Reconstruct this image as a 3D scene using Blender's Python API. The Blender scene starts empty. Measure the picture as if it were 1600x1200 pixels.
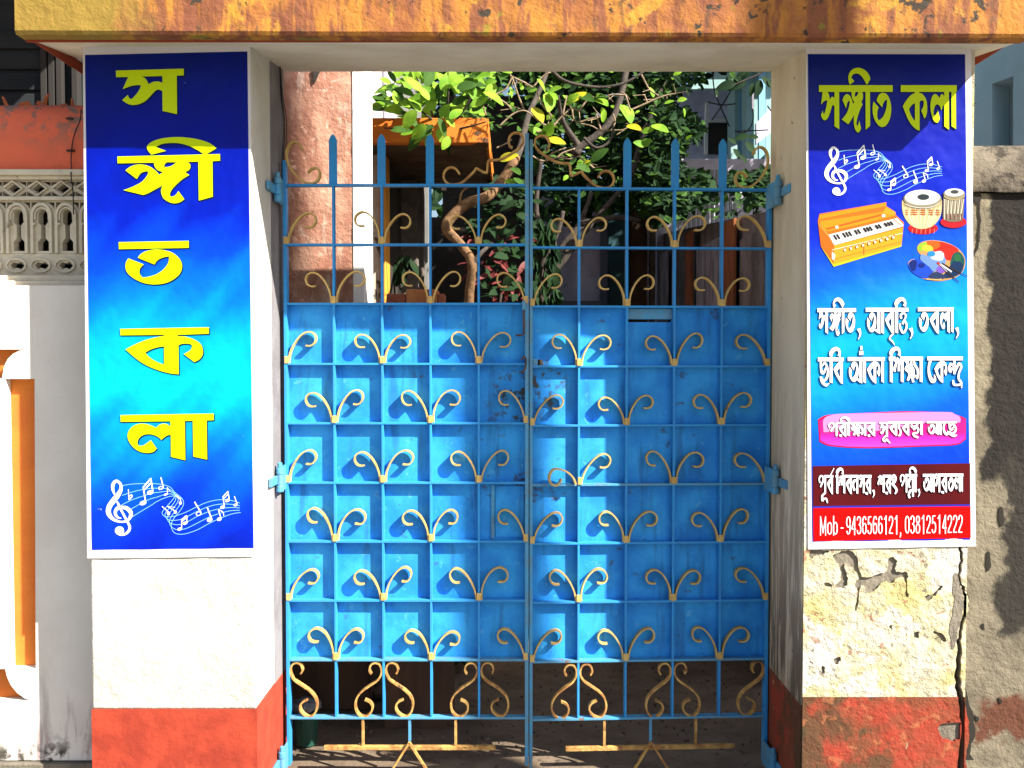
import bpy, bmesh, math, random
from mathutils import Vector, Matrix, noise as mnoise
from mathutils.geometry import tessellate_polygon
sc = bpy.context.scene
COL = sc.collection
rnd = random.Random(7)

# ------------------------------------------------------------------ camera, sky, sun, exposure
F_PX = 1450.0; EYE = Vector((0.0, -3.0, 1.52)); PITCH = math.atan(45/1450)
cd = bpy.data.cameras.new('camera'); cam = bpy.data.objects.new('camera', cd); COL.objects.link(cam)
cam.location = EYE; cam.rotation_euler = (math.pi/2 - PITCH, 0, 0)
cd.sensor_width = 36; cd.lens = 36*F_PX/1600; cd.clip_start = 0.05; cd.clip_end = 500
sc.camera = cam
SUN_DIR = Vector((-1.6, 1.0, -1.55))                       # the way the light travels
w = bpy.data.worlds.new('World'); sc.world = w; w.use_nodes = True
wn = w.node_tree.nodes; bg = wn['Background']
sky = wn.new('ShaderNodeTexSky'); sky.sky_type = 'NISHITA'; sky.sun_disc = False
sky.sun_elevation = math.atan2(1.55, math.hypot(1.6, 1.0))
sky.sun_rotation = math.atan2(1.6, -1.0)                  # sun stands at +x, -y
sky.air_density = 1.0; sky.dust_density = 2.0
w.node_tree.links.new(sky.outputs[0], bg.inputs[0]); bg.inputs[1].default_value = 0.056
sl = bpy.data.lights.new('sun', 'SUN'); sl.energy = 5.0; sl.angle = math.radians(0.5); sl.color = (1.0, 0.93, 0.82)
so = bpy.data.objects.new('sun', sl); COL.objects.link(so)
so.rotation_euler = SUN_DIR.to_track_quat('-Z', 'Y').to_euler()
vs = sc.view_settings
vs.view_transform = 'Standard'; vs.look = 'None'; vs.exposure = 1.62; vs.gamma = 1.0
vs.use_curve_mapping = False
sc.cycles.max_bounces = 6; sc.cycles.diffuse_bounces = 3

def P(px, py, Y):
    """point of the place at depth Y (metres behind the pillar fronts) seen at photo pixel px,py"""
    u = (px-800)/F_PX; v = -(py-600)/F_PX
    c, s = math.cos(PITCH), math.sin(PITCH)
    d = Vector((u, c+v*s, -s+v*c))
    return EYE + d*((Y-EYE.y)/d.y)

# ------------------------------------------------------------------ materials
MATS = {}
def new_mat(name):
    m = bpy.data.materials.new(name); m.use_nodes = True
    return m, m.node_tree.nodes, m.node_tree.links, m.node_tree.nodes['Principled BSDF']
def rgb(c): return (c[0], c[1], c[2], 1)
def paint(name, col, rough=0.6, metal=0.0, var=None, vscale=6, stains=(), bump=0.0, bscale=40, bump2=0.0, bscale2=8, spec=0.4, stretch=(1,1,1), zramp=None, sheen=0, translucent=0, xstains=()):
    """procedural paint: base colour, a second tone mixed by noise, shaped stains, bumps.
    stains: (colour, scale, threshold, softness, (sx,sy,sz), strength)"""
    if name in MATS: return MATS[name]
    m, n, l, b = new_mat(name)
    geo = n.new('ShaderNodeNewGeometry')
    def noise(scale, st=(1,1,1), detail=6, off=0, dist=0.0):
        mp = n.new('ShaderNodeMapping'); mp.inputs['Scale'].default_value = st; mp.inputs['Location'].default_value = (off, off*.7, off*1.3)
        l.new(geo.outputs['Position'], mp.inputs[0])
        t = n.new('ShaderNodeTexNoise'); t.inputs['Scale'].default_value = scale; t.inputs['Detail'].default_value = detail
        t.inputs['Roughness'].default_value = 0.62; t.inputs['Distortion'].default_value = dist
        l.new(mp.outputs[0], t.inputs['Vector']); return t.outputs[0]
    def ramp(sock, a, bb):
        r = n.new('ShaderNodeMapRange'); r.interpolation_type = 'SMOOTHSTEP'
        r.inputs['From Min'].default_value = a; r.inputs['From Max'].default_value = bb
        l.new(sock, r.inputs[0]); return r.outputs[0]
    def mix(a, bb, f):
        x = n.new('ShaderNodeMix'); x.data_type = 'RGBA'
        if isinstance(f, float): x.inputs[0].default_value = f
        else: l.new(f, x.inputs[0])
        for k, s in ((6, a), (7, bb)):
            if isinstance(s, tuple): x.inputs[k].default_value = rgb(s)
            else: l.new(s, x.inputs[k])
        return x.outputs[2]
    c = tuple(col)
    if zramp:      # list of (z, colour): paint that changes with height
        sep = n.new('ShaderNodeSeparateXYZ'); l.new(geo.outputs['Position'], sep.inputs[0])
        cr = n.new('ShaderNodeValToRGB'); z0, z1 = zramp[0][0], zramp[-1][0]
        mr = n.new('ShaderNodeMapRange'); mr.inputs['From Min'].default_value = z0; mr.inputs['From Max'].default_value = z1
        l.new(sep.outputs[2], mr.inputs[0]); l.new(mr.outputs[0], cr.inputs[0])
        e = cr.color_ramp.elements
        for i, (z, cc) in enumerate(zramp):
            if i < 2: el = e[i]; el.position = (z-z0)/(z1-z0)
            else: el = e.new((z-z0)/(z1-z0))
            el.color = rgb(cc)
        e[1].position = (zramp[1][0]-z0)/(z1-z0)
        c = cr.outputs[0]
    if var: c = mix(c, tuple(var), ramp(noise(vscale, stretch, off=3.1), 0.36, 0.66))
    for i, s in enumerate(stains):
        scol, ss, th, soft = s[:4]; st = s[4] if len(s) > 4 else (1,1,1); stg = s[5] if len(s) > 5 else 1.0
        f = ramp(noise(ss, st, detail=8, off=11.3*(i+1), dist=0.3), th, th+soft)
        if stg < 1:
            mm = n.new('ShaderNodeMath'); mm.operation = 'MULTIPLY'; mm.inputs[1].default_value = stg; l.new(f, mm.inputs[0]); f = mm.outputs[0]
        if len(s) > 6:   # confine the stain to a height band (z0 full .. z1 none)
            sep2 = n.new('ShaderNodeSeparateXYZ'); l.new(geo.outputs['Position'], sep2.inputs[0])
            r2 = n.new('ShaderNodeMapRange'); r2.inputs['From Min'].default_value = s[6][1]; r2.inputs['From Max'].default_value = s[6][0]
            l.new(sep2.outputs[2], r2.inputs[0])
            mm = n.new('ShaderNodeMath'); mm.operation = 'MULTIPLY'; l.new(f, mm.inputs[0]); l.new(r2.outputs[0], mm.inputs[1]); f = mm.outputs[0]
        c = mix(c, tuple(scol), f)
    for i, (scol, xa_, xb_, amp, nsc, zlo, zhi) in enumerate(xstains):   # stain that starts at x=xa_ and is full at xb_, with a wandering edge, between two heights
        sp = n.new('ShaderNodeSeparateXYZ'); l.new(geo.outputs['Position'], sp.inputs[0])
        nz = noise(nsc, off=23.7*(i+1), detail=7)
        m1 = n.new('ShaderNodeMath'); m1.operation = 'MULTIPLY_ADD'; m1.inputs[1].default_value = amp; l.new(nz, m1.inputs[0]); l.new(sp.outputs[0], m1.inputs[2])
        f1 = ramp(m1.outputs[0], xa_+amp*.5, xb_+amp*.5)
        m2 = n.new('ShaderNodeMath'); m2.operation = 'MULTIPLY_ADD'; m2.inputs[1].default_value = amp; l.new(nz, m2.inputs[0]); l.new(sp.outputs[2], m2.inputs[2])
        f2 = ramp(m2.outputs[0], zlo+amp*.5, zlo+amp*.5+.05); f3 = ramp(m2.outputs[0], zhi+amp*.5, zhi+amp*.5-.05)
        mm = n.new('ShaderNodeMath'); mm.operation = 'MULTIPLY'; l.new(f1, mm.inputs[0]); l.new(f2, mm.inputs[1])
        m3 = n.new('ShaderNodeMath'); m3.operation = 'MULTIPLY'; l.new(mm.outputs[0], m3.inputs[0]); l.new(f3, m3.inputs[1])
        fo = m3.outputs[0]
        if amp > .21 and nsc > 14:      # broken, speckled stain
            m4 = n.new('ShaderNodeMath'); m4.operation = 'MULTIPLY'; l.new(fo, m4.inputs[0]); l.new(ramp(noise(38, (1,1,1), 8, off=3.3), .49, .60), m4.inputs[1]); fo = m4.outputs[0]
        c = mix(c, tuple(scol), fo)
    if isinstance(c, tuple): b.inputs['Base Color'].default_value = rgb(c)
    else: l.new(c, b.inputs['Base Color'])
    b.inputs['Roughness'].default_value = rough; b.inputs['Metallic'].default_value = metal
    b.inputs['Specular IOR Level'].default_value = spec
    if bump:
        bp = n.new('ShaderNodeBump'); bp.inputs['Distance'].default_value = 0.004; bp.inputs['Strength'].default_value = bump
        l.new(noise(bscale, off=5), bp.inputs['Height'])
        if bump2:
            b2 = n.new('ShaderNodeBump'); b2.inputs['Distance'].default_value = 0.02; b2.inputs['Strength'].default_value = bump2
            l.new(noise(bscale2, off=9), b2.inputs['Height']); l.new(b2.outputs[0], bp.inputs['Normal'])
        l.new(bp.outputs[0], b.inputs['Normal'])
    if translucent:
        out = n['Material Output']; tr = n.new('ShaderNodeBsdfTranslucent'); ms = n.new('ShaderNodeMixShader'); ms.inputs[0].default_value = translucent
        if isinstance(c, tuple): tr.inputs[0].default_value = rgb(c)
        else: l.new(c, tr.inputs[0])
        l.new(b.outputs[0], ms.inputs[1]); l.new(tr.outputs[0], ms.inputs[2]); l.new(ms.outputs[0], out.inputs[0])
    MATS[name] = m
    return m
def flat(name, col, rough=0.35, spec=0.4): return paint(name, col, rough=rough, spec=spec)

# ------------------------------------------------------------------ objects
class MB:
    def __init__(s): s.v = []; s.f = []
    def quad(s, a, b, c, d):
        i = len(s.v); s.v += [tuple(a), tuple(b), tuple(c), tuple(d)]; s.f.append((i, i+1, i+2, i+3)); return s
    def box(s, x0, x1, y0, y1, z0, z1, bev=0.0):
        if x0 > x1: x0, x1 = x1, x0
        if y0 > y1: y0, y1 = y1, y0
        if z0 > z1: z0, z1 = z1, z0
        i = len(s.v)
        if bev <= 0:
            s.v += [(x, y, z) for x in (x0, x1) for y in (y0, y1) for z in (z0, z1)]
            s.f += [tuple(i+k for k in q) for q in ((0,1,3,2),(4,6,7,5),(0,4,5,1),(2,3,7,6),(0,2,6,4),(1,5,7,3))]
        else:
            bm = bmesh.new(); bmesh.ops.create_cube(bm, size=1)
            for v in bm.verts: v.co = Vector(((x0+x1)/2+v.co.x*(x1-x0), (y0+y1)/2+v.co.y*(y1-y0), (z0+z1)/2+v.co.z*(z1-z0)))
            bmesh.ops.bevel(bm, geom=bm.edges[:]+bm.verts[:], offset=bev, segments=2, affect='EDGES', profile=0.5)
            s.add_bm(bm)
        return s
    def add_bm(s, bm):
        i = len(s.v); bm.verts.index_update()
        s.v += [tuple(v.co) for v in bm.verts]; s.f += [tuple(i+v.index for v in f.verts) for f in bm.faces]; bm.free(); return s
    def tube(s, pts, r, n=8, cap=True):
        pts = [Vector(p) for p in pts]; N = len(pts)
        rs = r if isinstance(r, (list, tuple)) else [r]*N
        up = Vector((0.13, 0.31, 0.94)); base = len(s.v); pn = None
        for k, p in enumerate(pts):
            t = (pts[min(k+1, N-1)]-pts[max(k-1, 0)]).normalized()
            if pn is None:
                a = t.cross(up)
                if a.length < 1e-3: a = t.cross(Vector((1, 0, 0)))
            else: a = pn - t*pn.dot(t)
            a.normalize(); pn = a; b = t.cross(a)
            for j in range(n):
                q = 2*math.pi*j/n; s.v.append(tuple(p+(a*math.cos(q)+b*math.sin(q))*rs[k]))
        for k in range(N-1):
            for j in range(n):
                j2 = (j+1) % n; s.f.append((base+k*n+j, base+k*n+j2, base+(k+1)*n+j2, base+(k+1)*n+j))
        if cap:
            s.f.append(tuple(base+j for j in range(n-1, -1, -1))); s.f.append(tuple(base+(N-1)*n+j for j in range(n)))
        return s
    def strip(s, pts, w, d, y0):
        """flat bar bent in the x-z plane: centre line pts [(x,z)], thickness w, from depth y0 to y0+d"""
        N = len(pts); base = len(s.v)
        ws = w if isinstance(w, (list, tuple)) else [w]*N
        for k, (x, z) in enumerate(pts):
            a = pts[max(k-1, 0)]; b = pts[min(k+1, N-1)]
            tx, tz = b[0]-a[0], b[1]-a[1]; L = math.hypot(tx, tz) or 1; nx, nz = -tz/L*ws[k]/2, tx/L*ws[k]/2
            s.v += [(x+nx, y0, z+nz), (x-nx, y0, z-nz), (x-nx, y0+d, z-nz), (x+nx, y0+d, z+nz)]
        for k in range(N-1):
            i = base+4*k
            for j in range(4): s.f.append((i+j, i+(j+1) % 4, i+4+(j+1) % 4, i+4+j))
        s.f.append((base, base+3, base+2, base+1)); i = base+4*(N-1); s.f.append((i, i+1, i+2, i+3))
        return s
    def plate(s, outline, holes, y0, y1):
        """plate in the x-z plane with holes; front at y0, back at y1"""
        loops = [outline]+list(holes)
        tri = tessellate_polygon([[Vector((p[0], p[1], 0)) for p in lp] for lp in loops])
        allp = [p for lp in loops for p in lp]; n = len(allp); base = len(s.v)
        s.v += [(p[0], y0, p[1]) for p in allp]
        if y1 is not None: s.v += [(p[0], y1, p[1]) for p in allp]
        for t in tri:
            a, b, c = [allp[i] for i in t]
            cr = (b[0]-a[0])*(c[1]-a[1])-(b[1]-a[1])*(c[0]-a[0])
            t = tuple(t) if cr > 0 else tuple(reversed(t))
            s.f.append(tuple(base+i for i in t))
            if y1 is not None: s.f.append(tuple(base+n+i for i in reversed(t)))
        if y1 is not None:
            k = 0
            for lp in loops:
                m = len(lp)
                for j in range(m):
                    a, b = k+j, k+(j+1) % m
                    s.f.append((base+a, base+b, base+n+b, base+n+a))
                k += m
        return s
    def mesh(s, name, smooth=False):
        me = bpy.data.meshes.new(name); me.from_pydata(s.v, [], s.f); me.validate()
        bm = bmesh.new(); bm.from_mesh(me); bmesh.ops.recalc_face_normals(bm, faces=bm.faces); bm.to_mesh(me); bm.free()
        if smooth: me.polygons.foreach_set('use_smooth', [True]*len(me.polygons))
        return me
def put(name, me, mat, parent=None, **kw):
    if isinstance(me, MB): me = me.mesh(name, kw.pop('smooth', False))
    kw.pop('smooth', None)
    o = bpy.data.objects.new(name, me); COL.objects.link(o)
    if mat and not me.materials: me.materials.append(mat)
    if parent:
        o.parent = parent
        if not kw.get('local'): o.matrix_parent_inverse = parent_world(parent).inverted()
    kw.pop('local', None)
    for k, v in kw.items(): o[k] = v
    return o
def parent_world(p):
    m = Matrix.Translation(p.location) @ p.rotation_euler.to_matrix().to_4x4()
    return (p.matrix_parent_inverse, parent_world(p.parent))[1] @ p.matrix_parent_inverse @ m if p.parent else m
def thing(name, label, cat, loc=(0,0,0), group=None, rz=0):
    o = bpy.data.objects.new(name, None); COL.objects.link(o); o.location = loc; o.rotation_euler = (0,0,rz)
    o.empty_display_size = 0.1
    o['label'] = label; o['category'] = cat
    if group: o['group'] = group
    return o
def catmull(pts, n=5):
    """pts: (x, y, corner); closed"""
    out = []; N = len(pts)
    for i in range(N):
        p1, p2 = pts[i], pts[(i+1) % N]
        out.append((p1[0], p1[1]))
        if p1[2] and p2[2]: continue
        p0 = pts[i-1] if not p1[2] else (2*p1[0]-p2[0], 2*p1[1]-p2[1])
        p3 = pts[(i+2) % N] if not p2[2] else (2*p2[0]-p1[0], 2*p2[1]-p1[1])
        for k in range(1, n):
            t = k/n; t2 = t*t; t3 = t2*t
            out.append(tuple(0.5*((2*p1[j])+(-p0[j]+p2[j])*t+(2*p0[j]-5*p1[j]+4*p2[j]-p3[j])*t2+(-p0[j]+3*p1[j]-3*p2[j]+p3[j])*t3) for j in (0, 1)))
    return out
def cr_open(pts, n=5):
    """open smooth curve through tuples of any length"""
    out = []; N = len(pts); D = len(pts[0])
    for i in range(N-1):
        p1, p2 = pts[i], pts[i+1]; p0 = pts[i-1] if i else p1; p3 = pts[i+2] if i+2 < N else p2
        for k in range(n):
            t = k/n; t2 = t*t; t3 = t2*t
            out.append(tuple(0.5*((2*p1[j])+(-p0[j]+p2[j])*t+(2*p0[j]-5*p1[j]+4*p2[j]-p3[j])*t2+(-p0[j]+3*p1[j]-3*p2[j]+p3[j])*t3) for j in range(D)))
    out.append(tuple(pts[-1])); return out
def poly(s):
    r = []
    for t in s.split():
        c = t.endswith('!'); a, b = t.rstrip('!').split(','); r.append((float(a), float(b), c))
    return r
def XP(px, Y): return P(px, 555, Y).x
def ZP(py, Y): return P(800, py, Y).z
# ------------------------------------------------------------------ materials of the place
WHITE = paint('white_plaster', (.58,.565,.525), rough=.85, var=(.50,.48,.42), vscale=4, bump=.9, bscale=60, bump2=.45, bscale2=16,
    stains=(((.55,.42,.22), 5, .66, .12, (1,1,.5), .45), ((.20,.12,.07), 24, .70, .03, (1,1,.5), .95), ((.42,.36,.26), 30, .60, .1, (1,1,.6), .5), ((.62,.57,.45), 7, .55, .2, (2,2,.4), .5, (0.1,1.0))))
JAMB_S = paint('dark_jamb_strip', (.22,.21,.22), rough=.9, var=(.15,.14,.15), vscale=6, bump=.4)  # darker grey for the back strip of the left jamb
JAMB_L = paint('jamb_plaster', (.62,.61,.58), rough=.85, var=(.52,.50,.47), vscale=4, bump=.4, bscale=50)
OLDWHITE = paint('peeling_whitewash', (.50,.47,.38), rough=.9, var=(.46,.40,.17), vscale=7, bump=1.0, bscale=60, bump2=.9, bscale2=22,
    stains=(((.30,.11,.07), 14, .60, .04, (1,1,1.3), .75), ((.60,.57,.52), 9, .52, .06, (1,1,1), .7), ((.22,.19,.14), 19, .625, .03, (1,1,1), .9), ((.34,.30,.22), 6, .54, .12, (2,2,.7), .6), ((.10,.08,.06), 40, .635, .03, (1,1,1), .85)))
CEMENT = paint('bare_cement', (.21,.185,.145), rough=.95, var=(.13,.115,.09), vscale=9, bump=1, bscale=70, bump2=.5, bscale2=20)
CRACK = paint('crack_dirt_and_shade', (.02,.017,.013), rough=1)  # near-black: dirt plus the shade inside cracks, pits and gaps, put into the colour
REDBASE = paint('red_oxide_paint', (.38,.045,.018), rough=.85, var=(.27,.028,.012), vscale=11, bump=.35, bscale=60, bump2=.2, bscale2=18,
    stains=(((.62,.22,.10), 38, .70, .03, (1,1,1), .7), ((.25,.03,.02), 8, .60, .1, (2,2,.5), .5)))
REDOLD = paint('worn_red_paint', (.30,.035,.016), rough=.9, var=(.17,.05,.02), vscale=8, bump=.9, bscale=50, bump2=.6, bscale2=15,
    stains=(((.07,.04,.016), 6, .50, .10, (1,1,.7), .85), ((.34,.12,.05), 16, .58, .05, (1,1,1), .6), ((.30,.26,.16), 12, .66, .04), ((.05,.04,.015), 20, .64, .05, (1,1,.6), .7)))
JAMB_R = paint('stained_jamb', (.66,.59,.44), rough=.9, var=(.54,.47,.34), vscale=5, stretch=(1,1,.35), bump=.6, bscale=40,
    stains=(((.07,.05,.03), 8, .42, .14, (2,3,.35), .95, (0.3,1.5)), ((.07,.05,.03), 10, .40, .12, (2,3,.3), .9, (0.0,.75)), ((.30,.10,.04), 10, .56, .1, (1,1,.4), .5, (0.1,.8)), ((.04,.035,.03), 22, .68, .03)))
SOFFIT = paint('soffit_plaster', (.74,.71,.60), rough=.9, var=(.60,.56,.45), vscale=3, bump=.35, bscale=30)
FASCIA = paint('ochre_weathered_concrete', (.42,.175,.025), rough=.9, var=(.26,.09,.03), vscale=9, stretch=(1,1,.5), bump=.9, bscale=45, bump2=.45, bscale2=14,
    stains=(((.17,.055,.03), 8, .47, .10, (2,1,.35), .85), ((.50,.26,.025), 5, .58, .06, (1.2,1,1), .7), ((.20,.19,.02), 9, .62, .06, (1,1,1), .7), ((.10,.055,.03), 22, .58, .07, (1.6,1,.5), .6), ((.04,.03,.02), 13, .60, .04), ((.03,.02,.012), 30, .66, .02)), xstains=(((.24,.155,.025), -1.05, -1.25, .45, 9, 0, 5),))
FASCIAG = paint('lichen_concrete', (.50,.36,.03), rough=.9, var=(.30,.28,.02), vscale=9, bump=1, bscale=38, bump2=.9, bscale2=11,
    stains=(((.05,.035,.02), 16, .64, .05),))
REDEDGE = paint('red_primer_edge', (.28,.05,.02), rough=.9, bump=.4)
BLUE = paint('blue_gate_paint', (.030,.28,.68), rough=.42, var=(.035,.24,.60), vscale=9, bump=.25, bscale=60, spec=.2,
    stains=(((.05,.06,.07), 24, .73, .03, (1,1,1), .8), ((.10,.06,.04), 9, .70, .06, (1,1,.6), .55)))
BLUESHEET = paint('blue_sheet_paint', (.034,.33,.80), rough=.55, var=(.018,.22,.66), vscale=7, bump=.22, bscale=90, bump2=.12, bscale2=9, spec=.15,
    stains=(((.03,.10,.16), 13, .67, .05, (1,1,1), .55), ((.06,.045,.035), 36, .71, .02, (1,1,1), .9), ((.10,.42,.75), 26, .62, .05, (1,1,1), .5), ((.02,.11,.30), 6, .52, .15, (3,1,.35), .55), ((.05,.05,.06), 11, .64, .04, (1,1,1.3), .6)))
BLUESHEET_L = paint('blue_sheet_paint_left', (.034,.33,.80), rough=.55, var=(.018,.22,.66), vscale=7, bump=.22, bscale=90, bump2=.12, bscale2=9, spec=.15,
    stains=(((.03,.10,.16), 13, .67, .05, (1,1,1), .55), ((.06,.045,.035), 36, .71, .02, (1,1,1), .9), ((.10,.42,.75), 26, .62, .05, (1,1,1), .5), ((.02,.11,.30), 6, .52, .15, (3,1,.35), .55), ((.05,.05,.06), 11, .64, .04, (1,1,1.3), .6)), xstains=(((.05,.06,.06), -.12, -.02, .30, 16, 1.25, 1.50), ((.06,.05,.045), -.05, -.0, .28, 22, .95, 1.10)))
BLUESHEET_R = paint('blue_sheet_paint_right', (.034,.33,.80), rough=.55, var=(.018,.22,.66), vscale=7, bump=.22, bscale=90, bump2=.12, bscale2=9, spec=.15,
    stains=(((.03,.10,.16), 13, .67, .05, (1,1,1), .55), ((.06,.045,.035), 36, .71, .02, (1,1,1), .9), ((.10,.42,.75), 26, .62, .05, (1,1,1), .5), ((.02,.11,.30), 6, .52, .15, (3,1,.35), .55), ((.05,.05,.06), 11, .64, .04, (1,1,1.3), .6)), xstains=(((.05,.06,.06), .22, .13, .22, 18, 1.28, 1.50), ((.06,.05,.045), .24, .16, .22, 22, .98, 1.06)))
BLUEDIRTY = paint('blue_frame_worn', (.055,.30,.56), rough=.55, var=(.10,.24,.36), vscale=14, bump=.5, bscale=70,
    stains=(((.18,.10,.05), 17, .63, .05, (1,1,.6), .85), ((.30,.27,.22), 30, .66, .04, (1,1,1), .7)))
YEL = paint('ochre_scroll_paint', (.58,.41,.14), rough=.6, var=(.46,.30,.09), vscale=22, bump=.5, bscale=90,
    stains=(((.12,.06,.03), 30, .68, .05, (1,1,1), .8),))
YELRUST = paint('ochre_scroll_rusty', (.52,.33,.10), rough=.65, var=(.28,.13,.04), vscale=26, bump=.7, bscale=90,
    stains=(((.09,.05,.03), 34, .60, .06, (1,1,1), .85),))
RUST = paint('rusty_iron', (.10,.05,.03), rough=.8, var=(.05,.04,.04), vscale=30, bump=.7, bscale=100)
RWALL = paint('stained_cement_wall', (.205,.178,.125), rough=.95, var=(.13,.113,.08), vscale=6, bump=1, bscale=70, bump2=.45, bscale2=24,
    stains=(((.14,.12,.085), 13, .60, .08, (1,1,.7), .5), ((.02,.018,.015), 30, .72, .02), ((.10,.085,.06), 8, .50, .1, (1,1,1), .7, (0.0,.7))), xstains=(((.012,.010,.008), 1.585, 1.605, .16, 7, 1.08, 2.3), ((.022,.019,.015), 1.64, 1.67, .20, 9, .55, 1.2), ((.10,.035,.018), 1.56, 1.62, .24, 12, .20, .38)))
MOLD = paint('black_mould', (.035,.03,.026), rough=1, var=(.06,.052,.042), vscale=9, bump=.8, bscale=50)
PINK = paint('pink_parapet', (.85,.17,.085), rough=.9, var=(.72,.16,.085), vscale=8, bump=.7, bscale=60,
    stains=(((.22,.17,.14), 14, .48, .1, (1,1,1), .95, (2.36,2.24)),))
CREAM = paint('cream_screen', (.70,.64,.50), rough=.9, var=(.58,.52,.41), vscale=9, bump=.6, bscale=60, stains=(((.16,.14,.11), 16, .60, .08, (1,1,1), .7),))
LWALL = paint('left_wall_whitewash', (.76,.74,.69), rough=.9, var=(.68,.65,.60), vscale=2.5, bump=.5, bscale=60, bump2=.2, bscale2=12,
    stains=(((.30,.22,.22), 7, .47, .16, (3,1,.5), .8, (.17,.5)), ((.30,.2,.12), 30, .735, .02), ((.07,.06,.05), 14, .5, .1, (1,1,1), 1., (.15,.22))))
ORANGE = paint('orange_niche_paint', (.66,.19,.022), rough=.8, var=(.60,.15,.02), vscale=5, bump=.5, bscale=60, stains=(((.5,.3,.12), 25, .7, .04, (1,1,.6), .6),))
PINKWALL = paint('salmon_rough_plaster', (.48,.27,.19), rough=.95, var=(.34,.15,.10), vscale=6, bump=1, bscale=60, bump2=.6, bscale2=9,
    stains=(((.28,.12,.08), 6, .50, .12, (1.8,1,.45), .8), ((.56,.42,.33), 9, .56, .08, (1.3,1,.6), .6), ((.66,.42,.32), 24, .60, .05, (1,1,1), .6), ((.18,.08,.05), 40, .70, .03)))
BACKWHITE = paint('courtyard_white', (.80,.79,.76), rough=.9, bump=.3, stains=(((.35,.33,.28), 9, .62, .08, (2,1,.5), .6),))
BLOTCH = paint('mildewed_white', (.66,.62,.52), rough=.95, bump=.6, var=(.5,.46,.36), vscale=12, stains=(((.06,.05,.04), 17, .57, .06, (1,1,.7), .9),))
CANOPY = paint('orange_canopy_paint', (.66,.19,.012), rough=.75, var=(.60,.15,.01), vscale=4, bump=.4,
    stains=(((.06,.03,.015), 4.2, .545, .05, (1,1,1), .93), ((.40,.30,.03), 7, .62, .08, (1,1,1), .6)))
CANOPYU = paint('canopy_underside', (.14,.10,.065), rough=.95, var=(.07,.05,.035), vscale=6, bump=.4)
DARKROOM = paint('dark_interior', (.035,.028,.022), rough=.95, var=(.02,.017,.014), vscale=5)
GREYCOL = paint('dim_column', (.16,.135,.115), rough=.9, var=(.10,.085,.07), vscale=8)
BARK = paint('branch_bark', (.20,.11,.05), rough=.9, var=(.10,.055,.025), vscale=30, bump=1, bscale=60)
BARKD = paint('dark_bark', (.07,.055,.045), rough=.95, var=(.035,.03,.025), vscale=20, bump=1, bscale=60)
TWIG = paint('pale_twig', (.30,.22,.14), rough=.85, var=(.17,.12,.07), vscale=40, bump=.5)
LEAF_L = paint('lime_leaf', (.27,.46,.035), rough=.65, spec=.2, var=(.12,.28,.02), vscale=9, translucent=.3)
LEAF_Y = paint('yellow_leaf', (.62,.50,.02), rough=.6, spec=.2, var=(.40,.45,.03), vscale=20, translucent=.3)
LEAF_M = paint('mid_leaf', (.05,.12,.016), rough=.7, spec=.15, var=(.03,.08,.015), vscale=10, translucent=.25)
LEAF_D = paint('deep_leaf', (.016,.042,.013), rough=.75, spec=.12, var=(.012,.032,.014), vscale=8, translucent=.15)
LEAF_R = paint('red_bract', (.20,.03,.03), rough=.6, var=(.10,.02,.02), vscale=20, translucent=.2)
LILAC = paint('lilac_grey_wall', (.72,.70,.86), rough=.9, var=(.52,.50,.64), vscale=4, bump=.4, stains=(((.12,.10,.12), 8, .6, .1),))
TEAL = paint('teal_door', (.02,.075,.095), rough=.6, var=(.03,.095,.11), vscale=7)
BROWN = paint('brown_board', (.11,.06,.035), rough=.8, var=(.06,.036,.024), vscale=9, stretch=(1,1,.2))
RUSTPOST = paint('rust_brown_post', (.32,.095,.025), rough=.85, var=(.17,.055,.02), vscale=12, stretch=(2,2,.4))
BLACKWALL = paint('blackened_wall', (.09,.075,.075), rough=1, var=(.22,.18,.18), vscale=5, bump=.8, stretch=(1,1,.5), stains=(((.26,.22,.22), 9, .60, .12, (2,2,.5), .6),))
GREYPANEL = paint('grey_sheet', (.34,.32,.38), rough=.8, var=(.13,.12,.14), vscale=5, stretch=(2,2,.5))
CYAN = paint('pale_cyan_wall', (.30,.47,.46), rough=.85, var=(.25,.41,.41), vscale=3, bump=.2)
CYAND = paint('pale_blue_trim', (.22,.46,.66), rough=.8)
BWALL = paint('pale_blue_house_wall', (.44,.60,.70), rough=.9, var=(.38,.54,.64), vscale=3, bump=.3)
GROUND = paint('courtyard_earth', (.17,.125,.085), rough=1, var=(.11,.08,.055), vscale=5, bump=1, bscale=60, bump2=.6, bscale2=12, stains=(((.05,.04,.03), 22, .62, .05),))
STREET = paint('street_concrete', (.20,.18,.15), rough=.95, var=(.14,.125,.10), vscale=4, bump=.6)
BRICK = paint('terracotta_brick', (.42,.13,.06), rough=.9, var=(.30,.08,.045), vscale=14, bump=.6)
BRICKO = paint('orange_clay_block', (.62,.24,.08), rough=.9, var=(.5,.15,.05), vscale=9, bump=.5)
GREENBIN = paint('dark_green_plastic', (.012,.06,.045), rough=.5)
BAG = paint('crumpled_plastic_bag', (.16,.17,.19), rough=.3, bump=1, bscale=60)
ROCK = paint('brown_rock', (.20,.14,.10), rough=.95, var=(.11,.08,.06), vscale=14, bump=1, bscale=50)
CABLE = paint('black_cable', (.012,.012,.012), rough=.5)
POLE = paint('concrete_pole', (.35,.33,.30), rough=.9, bump=.5)


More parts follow.
